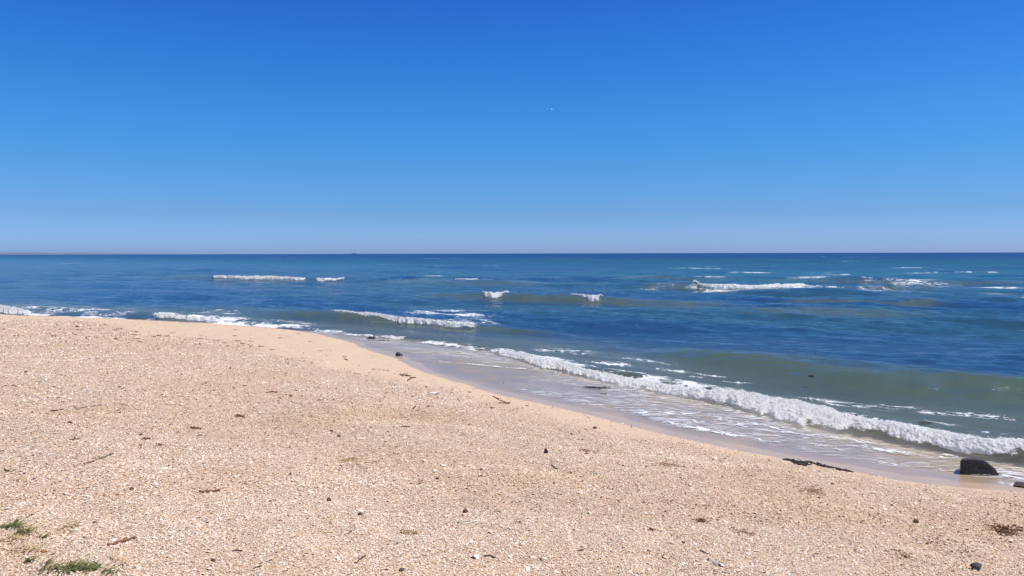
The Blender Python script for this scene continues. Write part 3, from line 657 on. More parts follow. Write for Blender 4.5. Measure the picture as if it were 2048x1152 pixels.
def tube(P, R, k=7, seed=0):
    P = np.asarray(P, float); n = len(P); T = np.gradient(P, axis=0); T /= np.linalg.norm(T, axis=1)[:, None] + 1e-9
    A = np.cross(T, np.array([.13, .21, 1.0])); A /= np.linalg.norm(A, axis=1)[:, None] + 1e-9; B = np.cross(T, A)
    a = np.linspace(0, 2 * np.pi, k, endpoint=False); R = np.broadcast_to(np.asarray(R, float), (n,))
    V = P[:, None] + (np.cos(a)[None, :, None] * A[:, None] + np.sin(a)[None, :, None] * B[:, None]) * R[:, None, None]
    i = np.arange(n - 1)[:, None] * k + np.arange(k)[None]; j = np.arange(n - 1)[:, None] * k + (np.arange(k)[None] + 1) % k
    F = np.stack([i, j, j + k, i + k], -1).reshape(-1, 4)
    V = V.reshape(-1, 3); c0 = len(V); V = np.concatenate([V, P[:1], P[-1:]])
    cap = [(c0, (q + 1) % k, q) for q in range(k)] + [(c0 + 1, (n - 1) * k + q, (n - 1) * k + (q + 1) % k) for q in range(k)]
    return V, F, np.array(cap)

def join(parts):
    V, F4, F3, o = [], [], [], 0
    for v, f4, f3 in parts:
        V.append(v); F4.append(f4 + o); F3.append(f3 + o); o += len(v)
    return np.concatenate(V), [np.concatenate(F4), np.concatenate(F3)]

def stick(pts, thick, mat, label, name='driftwood_stick', cat='stick', group=None, lift=.5, seed=None, knots=.18, twig=None):
    seed = seed if seed is not None else int(pts[0][0] * 3 + pts[0][1]); rg = np.random.default_rng(seed)
    Q = np.array([place(a, b) for a, b in pts]); r = size_at(Q[0], thick) / 2
    tt = np.linspace(0, 1, 22); d_ = np.linspace(0, 1, len(Q)); P = np.stack([np.interp(tt, d_, Q[:, k]) for k in range(3)], -1)
    P[:, 2] = terrain(P[:, 0], P[:, 1]) + r * lift + .004
    P[:, 2] += r * .5 * noise(tt * 4, tt * 0 + seed); P[:, :2] += r * .6 * np.stack([noise(tt * 3 + 9, tt * 0 + seed), noise(tt * 3 + 5, tt * 0 + seed + 3)], -1)
    R = r * (1 + knots * noise(tt * 7, tt * 0 + seed + 8.5)) * (.55 + .45 * np.minimum(1, 8 * np.minimum(tt, 1 - tt) + .2))
    org = P.mean(0); parts = [tube(P - org, R)]
    if twig:
        a, dx, dz = twig; b = P[int(a * 21)] - org; parts.append(tube(np.array([b, b + [dx * .5, 0, dz * .6], b + [dx, 0, dz]]), [r * .4, r * .35, r * .25], 5))
    V, F = join(parts); o = make_mesh(name, V, F, mat); o.location = org
    return tag(o, label, cat, group)

def weed(px, py, w, h, nst, mat, label, name='seaweed_clump', cat='seaweed', group=None, seed=None, thick=.0035, lift=0.0, tall=.5):
    """a tangle of dry strands lying on the sand; w,h in pixels of the photograph"""
    seed = seed if seed is not None else int(px * 5 + py); rg = np.random.default_rng(seed)
    p = place(px, py); W = size_at(p, w); D = size_at(p, h) * 3.2; parts = []
    for k in range(nst):
        c = np.array([rg.normal(0, .24) * W, rg.normal(0, .22) * D]); L = W * rg.uniform(.10, .42); a = rg.normal(0, 1.2); bend = rg.normal(0, 1.2)
        tt = np.linspace(-.5, .5, 7); x = c[0] + np.cos(a + bend * tt) * L * tt; y = c[1] + np.sin(a + bend * tt) * L * tt
        z = terrain(p[0] + x, p[1] + y) - p[2] + thick + lift + abs(rg.normal(0, .3)) * D * tall * (1 - 3.2 * tt ** 2) * .5
        parts.append(tube(np.stack([x, y, z], -1), thick * rg.uniform(.6, 1.6) * (1.1 - 1.4 * np.abs(tt)), 4))
    V, F = join(parts); o = make_mesh(name, V, F, mat); o.location = p
    return tag(o, label, cat, group)

# ------------------------------------------------------------------ the black boulder in the wash
def boulder():
    px = [(1922, 949), (1921.5, 936), (1922, 923.5), (1926, 919), (1934, 917.2), (1950, 917.5), (1964, 919.5), (1974, 924.5), (1982, 931), (1989, 939), (1996, 946), (2004, 952), (1994, 953.5), (1976, 953.2), (1957, 951.5), (1940, 950)]
    base = place(1957, 951); Yc = base[1]
    def onp(a, b):
        d = ray(a, b); k = Yc / d[1]; q = EYE + k * d; return np.array([q[0] - base[0], 0, q[2] - base[2]])
    pts = np.array([onp(a, b) for a, b in px]); m_ = len(pts)
    t = np.linspace(0, m_, 96, endpoint=False); nx = np.concatenate([pts, pts[:1]])
    O = np.stack([np.interp(t, np.arange(m_ + 1), nx[:, k]) for k in range(3)], -1)
    cen = np.array([O[:, 0].mean(), 0, O[:, 2].mean()])
    rings = []
    for ins, yy in ((.02, 0), (.25, -.002), (.5, -.003), (.75, -.002), (.90, .0), (.96, .003), (.985, .010), (1.0, .05), (1.0, .08), (.99, .11), (.97, .15), (.93, .20), (.86, .235), (.5, .25), (.02, .252)):
        R = cen + (O - cen) * ins; R[:, 0] += .5 * yy; R[:, 1] = yy + .10 * np.clip(O[:, 0] + .02, 0, None) * (yy > .01); R[:, 2] -= .06 * (O[:, 2] > .02) * (yy / .25) ** 2 * 2; rings.append(R)
    V = np.concatenate(rings); k = 96; nr = len(rings)
    V = V + (.0035 * fbm(V[:, 0] * 20, V[:, 1] * 20, V[:, 2] * 20, 5, .65))[:, None] * np.array([.6, 1, .6])
    V[:, 2] -= .035 * (V[:, 2] < .012)
    i = np.arange(nr - 1)[:, None] * k + np.arange(k)[None]; j = np.arange(nr - 1)[:, None] * k + (np.arange(k)[None] + 1) % k
    F = np.stack([i, i + k, j + k, j], -1).reshape(-1, 4)
    o = make_mesh('boulder', V, F, M_BLACK); o.location = base
    tag(o, 'black wet boulder with a sloping right end at the water edge', 'boulder')
boulder()
pebble(2050, 972.5, 56, 3.5, plain('wet_brown_rock', (.05, .028, .022), (.10, .055, .04), 30, .45), 'flat reddish brown rock awash at the right edge, below the boulder', 'flat_rock', 'rock', seed=5, cut=.5)
pebble(795.5, 712.5, 9, 8.5, M_BLACK, 'upright black chunk of stone at the top of the wet sand', 'black_stone', 'stone', seed=3, sink=.1)
stick([(795, 707), (800, 711), (806, 714)], 3.2, M_WEED, 'short black curved stick leaning on the black chunk of stone', cat='stick', lift=1.6)
weed(743, 678.5, 15, 4, 60, M_WEED, 'black clump of seaweed right at the water line, left of the middle', thick=.011, tall=1.2)
weed(758, 681.5, 36, 2, 26, M_WEED, 'thin trail of dark seaweed on wet sand beside the black clump', thick=.006)
weed(1190, 778, 46, 4, 60, M_WEED, 'dark streak of seaweed on the wet sand below the shore breaker', thick=.006, tall=.4, lift=.018)
weed(1207, 791, 14, 2, 14, M_WEED, 'small dark wisp of seaweed below the longer streak on the wet sand', thick=.005, lift=.018)
pebble(1953, 1140, 23, 17, M_DARK, 'smooth dark grey stone in the bottom right corner', 'dark_stone', 'stone', seed=12, facets=6, sink=.12)
pebble(1092, 907, 9, 13, M_DARK, 'dark triangular splinter of stone standing up in the gravel', 'stone_splinter', 'stone', seed=31, facets=9, cut=.35, sink=.1)
pebble(931, 1025, 11, 9, M_BROWN, 'round chocolate brown nut-like pebble, lower middle', seed=41, facets=3, sink=.2)
pebble(658, 1002, 9, 10, M_BROWN, 'two-toned dark brown pebble like a split nut', seed=42, facets=4)
pebble(875, 958.5, 8, 6, M_BROWN, 'brown pebble on the gravel, right of two smaller ones', seed=43)
pebble(844, 963, 5, 5, M_BROWN, 'upper of two tiny brown pebbles side by side', seed=44)
pebble(840, 968, 5, 4, M_BROWN, 'lower of two tiny brown pebbles side by side', seed=45)
pebble(720, 1030, 9, 7, M_DARK, 'dark stone tucked under a white shell fragment', seed=46)
pebble(722, 1027, 11, 4, M_WHITE, 'white shell fragment lying over a dark stone', 'shell_fragment', 'shell', seed=47, sink=-.6)
pebble(678, 873.5, 8, 6, M_BROWN, 'dark brown pebble in the middle of the gravel slope', seed=48)
pebble(52, 745, 6, 5, M_DARK, 'lone dark pebble near the left edge', seed=49)
pebble(426, 1122, 10, 7, M_DARK, 'slate grey pebble near the bottom, right of the grass', seed=50)
pebble(168, 1077, 7, 6, M_DARK, 'small round dark pebble right of the grass tufts', seed=51)
pebble(190, 1046, 9, 5, M_DARK, 'dark flat pebble above the round one near the grass', seed=52)
pebble(264, 979, 10, 6, M_BROWN, 'reddish brown pebble left of the driftwood stick', seed=53)
pebble(1190, 857, 9, 6, M_BROWN, 'brown lump on the gravel just above the wet sand', seed=54)
pebble(1832, 1045, 11, 10, M_BROWN, 'round ginger brown pebble right of centre in the gravel', seed=55, facets=4)
pebble(1637, 997, 6, 5, M_DARK, 'small black pebble beside a brown patch of weed', seed=56)
pebble(1665, 968, 8, 3.5, M_BROWN, 'small flat brown seed pod below the dark seaweed line', seed=57)
pebble(1246, 933, 4, 6, M_DARK, 'tiny dark pebble standing in the gravel below the foamy pool', seed=58)
pebble(1430, 1127, 14, 6, M_GREY, 'flat pale grey stone at the bottom', seed=59)
pebble(1521, 1009, 7, 4, M_DARK, 'dark flat pebble right of the lower middle', seed=60)
pebble(803, 1142, 12, 8, M_DARK, 'dark pebble at the bottom edge beside a pale chip', seed=61)
pebble(581, 950, 4, 7, M_DARK, 'small upright dark pebble beside the brown flecks', seed=62)
pebble(1192, 948, 9, 4, M_BLUE, 'thin pale blue-grey chip in the gravel', 'blue_chip', 'chip', seed=63)
pebble(919, 1046, 10, 5, plain('green_glass', (.30, .33, .26), (.38, .41, .33), 40, .35), 'dull green bit of sea glass near the brown nut-like pebble', 'glass_chip', 'chip', seed=64)
pebble(210, 992, 11, 5, M_RUST, 'orange brown curled leaf on the left of the gravel', 'dry_leaf', 'leaf', seed=65, cut=.4)
pebble(235, 990, 8, 4, M_RUST, 'pale orange shell right of the curled leaf', 'orange_shell', 'shell', seed=66)
pebble(38, 961, 8, 6, M_RUST, 'reddish shell near the left edge above the grass', 'orange_shell', 'shell', seed=67)
pebble(88, 1104, 14, 7, M_RUST, 'tan pebble between the two grass patches', seed=68)
WHITES = [(175, 994), (437, 1007), (395, 1068), (248, 972), (560, 1127), (685, 1116), (690, 1053), (1100, 1115), (1318, 1128), (765, 882), (357, 856), (60, 1068), (152, 1061), (1723, 1100), (1850, 1078), (1180, 974), (1290, 1028), (1005, 1100), (310, 968), (1590, 1063), (470, 955), (1770, 1020), (1390, 1090), (620, 1037)]
for k, (a, b) in enumerate(WHITES):
    pebble(a, b, rng.uniform(5, 9), rng.uniform(2.5, 4.5), M_WHITE, 'small white shell fragment among the pinkish gravel', 'shell_fragment', 'shell', 'white shell fragments in the gravel', seed=200 + k, sink=.1)
# darker pebbles strewn over the slope, nothing to tell them apart
k = 0
while k < 110:
    a = rng.uniform(5, 2045); b = 660 + 485 * rng.uniform(0, 1) ** .8
    p = place(a, b); s_, n_, d_, xw_, xg_ = zones(np.array([p[0]]), np.array([p[1]]))
    if xg_[0] < .1: continue
    sz = rng.uniform(2.6, 5.2) * (.7 + .6 * (b - 660) / 490)
    pebble(a, b, sz, sz * rng.uniform(.4, .75), [M_DARK, M_BROWN, M_BROWN, M_DARK][k % 4], 'tiny dark or brown pebble scattered in the pale gravel', 'pebble', 'pebble', 'tiny pebbles scattered in the gravel', seed=400 + k)
    k += 1

# the long white shell with its shadow at the right modelled as a dark sliver
def white_shell():
    p = place(868, 789); L = size_at(p, 19); t_ = np.linspace(0, 1, 14)
    P = np.stack([(t_ - .5) * L, 0 * t_, .012 + L * (.5 * (t_ - .42) ** 2 + .01)], -1)
    V, F4, F3 = tube(P, L * .13 * np.sin(np.pi * np.clip(t_ * .93 + .05, 0, 1)) ** .7 + .001, 10)
    o = make_mesh('white_shell', V, [F4, F3], M_WHITE); o.location = p
    tag(o, 'long curved white shell with its shadow modelled at the right, middle of the gravel', 'shell')
    T = np.stack([(.30 + .22 * t_) * L, 0 * t_ - L * .10, .008 + L * (.5 * (.38 + .22 * t_ - .0) ** 2 * .8)], -1)
    V, F4, F3 = tube(T, L * .06 * np.sin(np.pi * np.clip(t_ * .9 + .08, 0, 1)) + .0005, 7)
    make_mesh('shadow_sliver', V, [F4, F3], M_DARK, parent=o)
white_shell()

# ------------------------------------------------------------------ driftwood and twigs
stick([(399, 985), (418, 985), (441, 983)], 5.5, M_WOOD, 'straight red-brown driftwood stick lying level in the gravel', knots=.25, twig=(.45, .0, .03))
stick([(214, 1092), (228, 1090), (236, 1086), (252, 1084), (262, 1079), (272, 1079)], 5, M_WOOD, 'knobbly red-brown piece of bark right of the grass', name='bark_piece', cat='bark', knots=1.1)
stick([(462, 1103), (474, 1102), (485, 1103)], 2.2, M_DTWIG, 'thin dark twig near the bottom, right of the bark piece', name='twig', cat='twig')
stick([(194, 920), (205, 917), (218, 911), (228, 907)], 3, M_GWOOD, 'grey slanting stick at the left of the gravel', knots=.3)
stick([(168, 929), (180, 926), (188, 923)], 3, M_WOOD, 'short brown stick just below the grey slanting one')
stick([(100, 823), (113, 822), (127, 820)], 2.5, M_DTWIG, 'dark twig lying flat far left', name='twig', cat='twig')
stick([(150, 819), (172, 815), (205, 811)], 2, M_GWOOD, 'long pale grey straw to the right of the far left twig', name='twig', cat='twig')
stick([(803, 854), (812, 854), (821, 855)], 2.6, M_DTWIG, 'short level dark twig in the middle of the gravel', name='twig', cat='twig')
stick([(827, 818), (831, 813)], 2.6, M_DTWIG, 'short slanting dark twig left of the white shell', name='twig', cat='twig')
stick([(815, 763), (821, 757), (831, 756)], 2.6, M_DTWIG, 'bent dark twig at the edge of the smooth sand', name='twig', cat='twig')
stick([(531, 786), (545, 784), (555, 785)], 2.4, M_BWEED, 'brown twig with a thick end, left middle', name='twig', cat='twig')
stick([(713, 1128), (720, 1120), (731, 1112)], 2.4, M_DTWIG, 'forked dark twig at the bottom middle', name='twig', cat='twig', twig=(.4, .0, .03))
stick([(968, 1113), (980, 1114), (992, 1117)], 3, M_DTWIG, 'dark brown twig at the bottom beside pale shells', name='twig', cat='twig')
stick([(1400, 1102), (1416, 1110)], 2.2, M_DTWIG, 'small dark twig at the bottom, right of centre', name='twig', cat='twig')
stick([(1102, 929), (1108, 936), (1116, 939)], 2, M_DTWIG, 'thin dark twig below the triangular splinter', name='twig', cat='twig')
stick([(985, 793), (1000, 801), (1012, 806)], 1.8, M_DTWIG, 'hair-thin dark twig near the rim of the smooth sand', name='twig', cat='twig')
stick([(996, 807), (1010, 807), (1022, 806)], 1.8, M_BWEED, 'pale brown straw lying level under the hair-thin twig', name='twig', cat='twig')
stick([(688, 718), (695, 721)], 2, M_DTWIG, 'little dark twig on the smooth sand', name='twig', cat='twig')
for (a, b, h_, lab) in ((846, 705, 3, 'tiny upright sprig on the wet sand, farthest from the camera'), (855, 731, 3, 'tiny upright sprig on the wet sand, second in the row'), (858, 738, 2.5, 'tiny upright sprig on the wet sand near the smooth dry edge'), (1007, 768, 5, 'thin upright twig poking from the wet sand'), (1262, 856, 8, 'thin twig standing in the foamy pool edge'), (1349, 852, 5, 'thin stalk standing in the middle of the foamy pool')):
    p = place(a, b); hh = size_at(p, h_)
    V, F4, F3 = tube(np.array([(0, 0, -.01), (.1 * hh, 0, .5 * hh), (.25 * hh, 0, hh)]), [.004, .0035, .002], 5)
    o = make_mesh('sprig', V, [F4, F3], M_DTWIG); o.location = p; tag(o, lab, 'twig')

# ------------------------------------------------------------------ seaweed clumps and the wrack line
for (a, b, w, h, nst, mt, lab) in (
    (479, 833, 22, 7, 46, M_BWEED, 'rusty brown tuft of dry seaweed, uppermost of the left clumps'),
    (391, 857, 24, 5, 46, M_BWEED, 'flat brown scatter of dry seaweed, second of the left clumps'),
    (400, 871, 10, 4, 20, M_BWEED, 'small dark brown knot of seaweed below the flat scatter'),
    (291, 879, 18, 7, 40, M_BWEED, 'dark brown forked seaweed clump at left'),
    (281, 870, 10, 3, 16, M_WEED, 'black sliver of seaweed above the forked brown clump'),
    (318, 891, 14, 6, 26, M_BWEED, 'ochre brown bit of seaweed right of the forked clump'),
    (150, 880, 14, 7, 22, M_DTWIG, 'loop of dark dry seaweed near the left edge'),
    (2012, 1062, 60, 16, 80, M_BWEED, 'reddish brown seaweed lying in a hollow at the right edge'),
    (1630, 985, 54, 18, 36, M_PATCH, 'brown straw patch below the dark seaweed line'),
    (1330, 930, 60, 13, 36, M_PATCH, 'light brown straw patch below the foamy pool'),
    (1175, 903, 46, 12, 30, M_PATCH, 'tan straw patch right of the triangular splinter'),
    (1405, 1042, 28, 8, 40, M_BWEED, 'dark brown seaweed knot in the lower right gravel'),
    (1300, 1060, 22, 7, 30, M_BWEED, 'small brown seaweed knot left of the darker one'),
    (1490, 1066, 46, 18, 33, M_PATCH, 'wide brown straw patch, lower right'),
    (1810, 1112, 30, 12, 24, M_PATCH, 'reddish straw patch left of the smooth dark stone'),
    (700, 920, 40, 8, 40, M_STRAW, 'pale straw patch in the middle of the gravel'),
    (820, 1065, 40, 10, 44, M_STRAW, 'pale straw patch left of the brown nut-like pebble'),
    (812, 752, 20, 4, 34, M_WEED, 'dark seaweed scrap where gravel meets smooth sand')):
    weed(a, b, w, h, nst, mt, lab, thick=.0025 if b > 800 else .004)
# dark line of seaweed left along the edge of the wet sand
def wrack(pts, label, dens, wpx, mat, thick, seed, cat='seaweed', name='seaweed_line'):
    rg = np.random.default_rng(seed); parts = []; Q = np.array([place(a, b) for a, b in pts]); org = Q.mean(0)
    seg = np.linalg.norm(np.diff(Q, axis=0), axis=1); cum = np.concatenate([[0], np.cumsum(seg)]); L = cum[-1]
    wv = np.array(wpx, float); wd = np.array([size_at(q, w) for q, w in zip(Q, wv)])
    for k in range(int(L * dens)):
        t_ = rg.uniform(0, L); c = np.array([np.interp(t_, cum, Q[:, i]) for i in range(3)]); w = np.interp(t_, cum, wd)
        i = min(np.searchsorted(cum, t_) - 1, len(Q) - 2); i = max(i, 0); a0 = math.atan2(*(Q[i + 1] - Q[i])[[1, 0]]) + rg.normal(0, .55)
        off = rg.normal(0, .5) * w * 2.0; l = rg.uniform(.02, .09) * (1.4 if w > .02 else 1); tt = np.linspace(-.5, .5, 6); bend = rg.normal(0, 1.2)
        x = c[0] + off * .3 + np.cos(a0 + bend * tt) * l * tt; y = c[1] + off + np.sin(a0 + bend * tt) * l * tt
        z = terrain(x, y) + thick * .8 + abs(rg.normal(0, .35)) * w * (1 - 3.2 * tt ** 2)
        parts.append(tube(np.stack([x, y, z], -1) - org, thick * rg.uniform(.5, 1.5) * (1.1 - 1.4 * np.abs(tt)), 4))
    V, F = join(parts); o = make_mesh(name, V, F, mat); o.location = org
    return tag(o, label, cat)
wrack([(1571, 920), (1585, 922), (1597, 928), (1612, 929), (1622, 926), (1640, 931), (1662, 936), (1682, 940), (1702, 944)], 'dark line of seaweed washed up along the rim of the dry gravel', 620, [1.5, 3, 6, 6, 3, 3.5, 2.5, 2, 1.5], M_WEED, .006, 77)
k = 0
SCR = [(147, 669, 20), (178, 674, 12), (195, 675, 14), (158, 660, 18), (275, 664, 14), (268, 670, 12), (280, 684, 26), (274, 678, 10), (205, 673, 12), (225, 672, 16), (246, 671, 12), (320, 672, 30), (352, 680, 12), (372, 680, 12), (400, 677, 14), (402, 671, 10), (420, 685, 12), (470, 672, 14), (436, 681, 12), (450, 686, 10), (482, 687, 20), (476, 682, 12), (500, 690, 16), (470, 660, 14), (230, 660, 20), (240, 658, 12), (345, 666, 14), (108, 672, 12), (620, 684, 10), (640, 702, 8), (596, 668, 12), (560, 676, 10), (525, 693, 20), (545, 700, 16), (505, 683, 12), (590, 731, 14), (690, 714, 10), (712, 747, 14), (752, 739, 12), (770, 741, 16), (805, 749, 18), (810, 747, 14), (884, 775, 10), (905, 780, 10), (940, 785, 10), (998, 797, 12), (1052, 812, 12), (980, 816, 22), (1010, 807, 16)]
for (a, b, w) in SCR:
    dark = rng.uniform() < .6
    weed(a, b, w, 1.6, 7, M_DTWIG if dark else M_BWEED, 'small scrap of dry dark seaweed strewn where the gravel meets the smooth sand', name='seaweed_scrap', group='seaweed scraps along the gravel rim', thick=.0055 if b < 720 else .004, tall=.3, seed=int(a * 3 + b))
# flotsam in the water
def floaty(px, py, w, h, mat, label, z, nst=16, thick=.008):
    p = at_z(px, py, z); W = size_at(p, w); Hh = size_at(p, h); rg = np.random.default_rng(int(px)); parts = []
    for k in range(nst):
        a = rg.normal(0, .6 if h > 2 else .08); tt = np.linspace(-.5, .5, 6); l = W * rg.uniform(.3, .8)
        parts.append(tube(np.stack([rg.normal(0, .2) * W + np.cos(a) * l * tt, rg.normal(0, .1) * W + 0 * tt, rg.normal(0, .25) * Hh + np.sin(a) * l * tt * .8], -1), thick * (1.1 - 1.4 * np.abs(tt)), 4))
    V, F = join(parts); o = make_mesh('floating_seaweed', V, F, mat); o.location = p
    tag(o, label, 'seaweed')
floaty(1622, 752, 9, 5, M_WEED, 'dark scrap of seaweed caught in the face of the green swell', .10)
floaty(1706, 828, 10, 5, M_YWEED, 'yellow-green scrap of weed floating behind the shore breaker', .07, thick=.012)
floaty(1852, 846, 30, 1, M_WEED, 'long dark strand of weed in the foam behind the shore breaker', .07, 9, .005)

# ------------------------------------------------------------------ grass in the lower left corner
def mat_blade(name, c1, c2, c3):
    m = Sh(name); t_ = m.attr('along'); c = m.ramp(t_, [(0, c1), (.5, c2), (1, c3)])
    b = m.bsdf(c, .6, Specular_IOR_Level=.3); tl = m.n('ShaderNodeBsdfTranslucent'); m.set(tl.inputs['Color'], c)
    return m.done(m.mixsh(.3, b, tl.outputs[0]))
G_GREEN = mat_blade('green_blade', (.22, .20, .09), (.16, .20, .065), (.30, .30, .12))
G_OLIVE = mat_blade('olive_blade', (.22, .18, .08), (.17, .19, .06), (.34, .29, .12))
G_STRAW = mat_blade('straw_blade', (.42, .30, .15), (.50, .38, .20), (.60, .47, .28))
def grass(px, py, wpx, nb, hpx, mat, label, seed, cat='grass', name='grass_tuft', group=None, low=.35):
    rg = np.random.default_rng(seed); p = place(px, py); W = size_at(p, wpx); Hh = size_at(p, hpx); V, F, al = [], [], []
    for k in range(int(nb * .62)):
        x0, y0 = rg.normal(0, .27) * W, rg.normal(0, .22) * W * 1.1; z0 = float(terrain(np.array([p[0] + x0]), np.array([p[1] + y0]))[0]) - p[2]
        L = Hh * rg.uniform(.6, 1.9); az = rg.normal(.45, .9); lean = rg.uniform(.6, 1.3); wd = rg.uniform(.0012, .0030) * 2.0
        ts = np.linspace(0, 1, 5); ca, sa = math.cos(az), math.sin(az); o = len(V)
        for t_ in ts:
            out_ = L * math.sin(lean) * t_ * (1 + .3 * t_); up = L * math.cos(lean) * t_ * (1.25 - .55 * t_) + .003
            for sg in (-1, 1):
                w_ = wd * (1 - t_ ** 1.5) + .0002; V.append((x0 + ca * out_ - sa * w_ * sg, y0 + sa * out_ + ca * w_ * sg, z0 + up + (.0008 if sg > 0 else 0))); al.append(t_)
        for i in range(4): F.append((o + 2 * i, o + 2 * i + 1, o + 2 * i + 3, o + 2 * i + 2))
    ob = make_mesh(name, np.array(V), np.array(F), mat, {'along': np.array(al)}); ob.location = p
    return tag(ob, label, cat, group)
grass(152, 1139, 60, 120, 14, G_GREEN, 'thickest dark green grass tuft at the bottom left', 1)
grass(182, 1138, 26, 80, 11, G_GREEN, 'small green grass tuft touching the right of the thickest one', 2)
grass(112, 1141, 60, 100, 15, G_OLIVE, 'yellowing grass fringe on the left of the thickest tuft', 3)
grass(24, 1054, 20, 46, 15, G_GREEN, 'dark green grass sprig at the left edge, highest of the grass', 4)
grass(48, 1066, 40, 80, 13, G_OLIVE, 'olive grass tuft right below the highest sprig', 5)
grass(8, 1056, 24, 40, 9, G_OLIVE, 'olive blades at the very left edge beside the highest sprig', 6)
grass(86, 1076, 18, 36, 9, G_OLIVE, 'short olive grass tuft at the right end of the upper patch', 7)
grass(30, 1078, 46, 60, 9, G_STRAW, 'dry straw-coloured grass under the upper green patch', 8)
grass(138, 1058, 50, 40, 11, G_STRAW, 'sparse dry grass stalks right of the upper patch', 9)
grass(55, 1124, 22, 36, 12, G_OLIVE, 'thin olive grass tuft in front of the bottom left corner', 10)
grass(92, 1128, 18, 24, 13, G_OLIVE, 'few dark stalks between the corner tuft and the thickest tuft', 11)
grass(40, 1105, 70, 70, 11, G_STRAW, 'loose dry grass spread between the upper and lower patches', 12)
grass(216, 1146, 30, 40, 10, G_OLIVE, 'olive grass at the bottom edge right of the thick tuft', 13)
grass(18, 942, 20, 26, 6, G_OLIVE, 'faint green grass at the left edge well above the others', 14)
grass(240, 1128, 40, 18, 16, G_STRAW, 'a few upright dry stalks right of the green tufts', 15)

# ------------------------------------------------------------------ gull, ship, far shore
def gull():
    d = ray(1104, 219.5); p = EYE + d * (150 / d[1]); rings = []; k = 12
    a = np.linspace(0, 2 * np.pi, k, endpoint=False)
    prof = [(-.27, .002, .0), (-.25, .018, .0), (-.21, .040, .012), (-.17, .036, .008), (-.10, .060, 0), (0, .066, 0), (.10, .050, .005), (.17, .028, .01), (.22, .03, .012), (.30, .034, .014), (.31, .002, .014)]
    for i, (x, r, z) in enumerate(prof):
        fl = .25 if x > .2 else 1.0
        rings.append(np.stack([np.full(k, x), r * np.cos(a) * (1.5 if x > .2 else 1), z + r * fl * np.sin(a)], -1))
    V = np.concatenate(rings); i = np.arange(len(prof) - 1)[:, None] * k + np.arange(k)[None]; j = np.arange(len(prof) - 1)[:, None] * k + (np.arange(k)[None] + 1) % k
    F = [np.stack([i, j, j + k, i + k], -1).reshape(-1, 4)]; parts = [V]; o = len(V)
    for sg in (-1, 1):                                         # wings grow out of the shoulders of the same mesh
        W = []
        for t_ in np.linspace(0, 1, 9):
            y = sg * (.02 + .55 * t_); z = .03 + .16 * math.sin(t_ * 2.0) - .05 * t_; xl = -.08 - .06 * math.sin(t_ * 3) + .20 * t_ ** 2; ch = .17 * (1 - t_ ** 2.2) + .012
            W += [(xl, y, z), (xl + ch * .3, y, z + .014 * (1 - t_)), (xl + ch, y, z), (xl + ch * .4, y, z - .012 * (1 - t_) - .002)]
        parts.append(np.array(W)); q = np.arange(8)[:, None] * 4 + np.arange(4)[None]; q2 = np.arange(8)[:, None] * 4 + (np.arange(4)[None] + 1) % 4
        F.append(np.stack([q, q2, q2 + 4, q + 4], -1).reshape(-1, 4) + o); o += len(W)
    V = np.concatenate(parts)
    ob = make_mesh('gull', V, F, plain('gull_feathers', (.62, .63, .66), (.85, .85, .86), 9, .7)); ob.location = p
    ob.rotation_euler = (math.radians(18), math.radians(-8), math.radians(22))
    tag(ob, 'white and grey gull gliding alone high over the sea', 'gull')
gull()
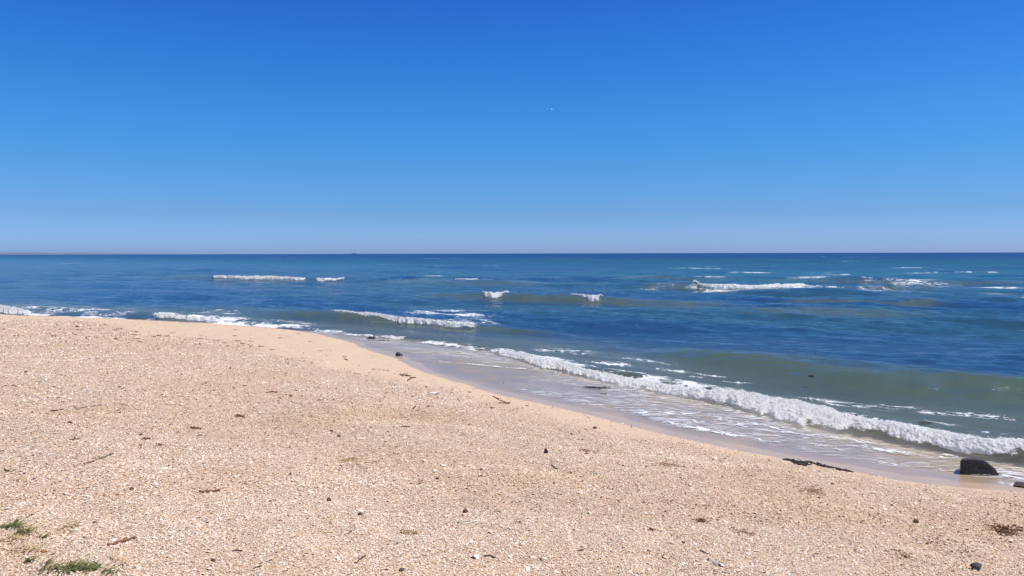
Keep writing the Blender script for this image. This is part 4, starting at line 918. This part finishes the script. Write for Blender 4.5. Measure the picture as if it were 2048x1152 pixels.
def ship():
    r = 5300.0; d = ray(708.5, 508); az = math.atan2(d[0], d[1]); p = np.array([r * math.sin(az), r * math.cos(az), -r * r / (2 * 6.37e6)])
    mt = plain('ship_paint', (.05, .07, .11), (.08, .10, .14), .5, .6, 0.01)
    root = bpy.data.objects.new('ship', None); COL.objects.link(root); root.location = p; root.rotation_euler[2] = -az
    tag(root, 'tiny dark ship on the horizon left of the middle', 'ship')
    L = 30.0; n_ = 13; xs = np.linspace(-.5, .5, n_); V = []
    for x in xs:
        b = 3.2 * (1 - abs(2 * x) ** 3) + .15; sh = 2.6 + 1.4 * max(0, x * 2) ** 2
        V += [(x * L, -b, sh), (x * L, -b * .6, -1.0), (x * L, b * .6, -1.0), (x * L, b, sh)]
    q = np.arange(n_ - 1)[:, None] * 4 + np.arange(4)[None]; q2 = np.arange(n_ - 1)[:, None] * 4 + (np.arange(4)[None] + 1) % 4
    ends = np.array([(0, 1, 2, 3), (4 * n_ - 1, 4 * n_ - 2, 4 * n_ - 3, 4 * n_ - 4)])
    make_mesh('hull', np.array(V), [np.stack([q, q + 4, q2 + 4, q2], -1).reshape(-1, 4), ends], mt, smooth_shade=False, parent=root)
    def box(nm, x0, x1, w, z0, z1):
        B = np.array([(x, y, z) for z in (z0, z1) for x, y in ((x0, -w), (x1, -w), (x1, w), (x0, w))], float)
        make_mesh(nm, B, np.array([(0, 3, 2, 1), (4, 5, 6, 7), (0, 1, 5, 4), (1, 2, 6, 5), (2, 3, 7, 6), (3, 0, 4, 7)]), mt, smooth_shade=False, parent=root)
    box('wheelhouse', -12, -6, 2.4, 2.62, 6.4); box('crane', 5, 8.5, 1.4, 2.9, 6.0); box('mast', -9.3, -8.7, .3, 6.42, 9.5)
ship()
def far_shore():
    r = 45000.0; V = []; n_ = 160; tops = []
    for i in range(n_):
        px = -700 + 1180 * i / (n_ - 1); d = ray(px, 508); az = math.atan2(d[0], d[1])
        lift = 2.9 * (1 - smooth(0, 470, np.array([px]))[0]) - .9 + .35 * float(fbm(np.array([px * .02]), 0.0, 3.3, 4)[0])
        top = 2.3 + lift / F0 * r
        for (rr_, z) in ((r, -70.0), (r + 60, top - 6), (r + 260, top), (r + 2200, top - 14), (r + 3000, -70.0)): V.append((rr_ * math.sin(az), rr_ * math.cos(az), z))
    q = np.arange(n_ - 1)[:, None] * 5 + np.arange(4)[None]
    F = np.stack([q, q + 1, q + 6, q + 5], -1).reshape(-1, 4)
    o = make_mesh('hills', np.array(V), F, plain('far_land', (.09, .095, .09), (.15, .14, .13), .002, .9, 1.0)); tag(o, kind='structure')
far_shore()

# ------------------------------------------------------------------ the air between here and the far shore
HX, HY0, HY1, HZ0, HZ1 = 49500.0, -60.0, 49500.0, -72.0, 130.0
HV = np.array([(x, y, z) for z in (HZ0, HZ1) for x, y in ((-HX, HY0), (HX, HY0), (HX, HY1), (-HX, HY1))], float)
hz = make_mesh('haze', HV, np.array([(0, 3, 2, 1), (4, 5, 6, 7), (0, 1, 5, 4), (1, 2, 6, 5), (2, 3, 7, 6), (3, 0, 4, 7)]), None, smooth_shade=False)
hm = bpy.data.materials.new('haze'); hm.use_nodes = True; hm.node_tree.nodes.clear()
hvn = hm.node_tree.nodes.new('ShaderNodeVolumePrincipled'); hon = hm.node_tree.nodes.new('ShaderNodeOutputMaterial')
hvn.inputs['Color'].default_value = (.68, .84, 1.0, 1); hvn.inputs['Density'].default_value = 1.4e-5; hvn.inputs['Anisotropy'].default_value = 0.2
hm.node_tree.links.new(hvn.outputs[0], hon.inputs['Volume']); hz.data.materials.append(hm)
tag(hz, 'thin bluish haze lying over the sea towards the far shore', 'haze', kind='stuff')
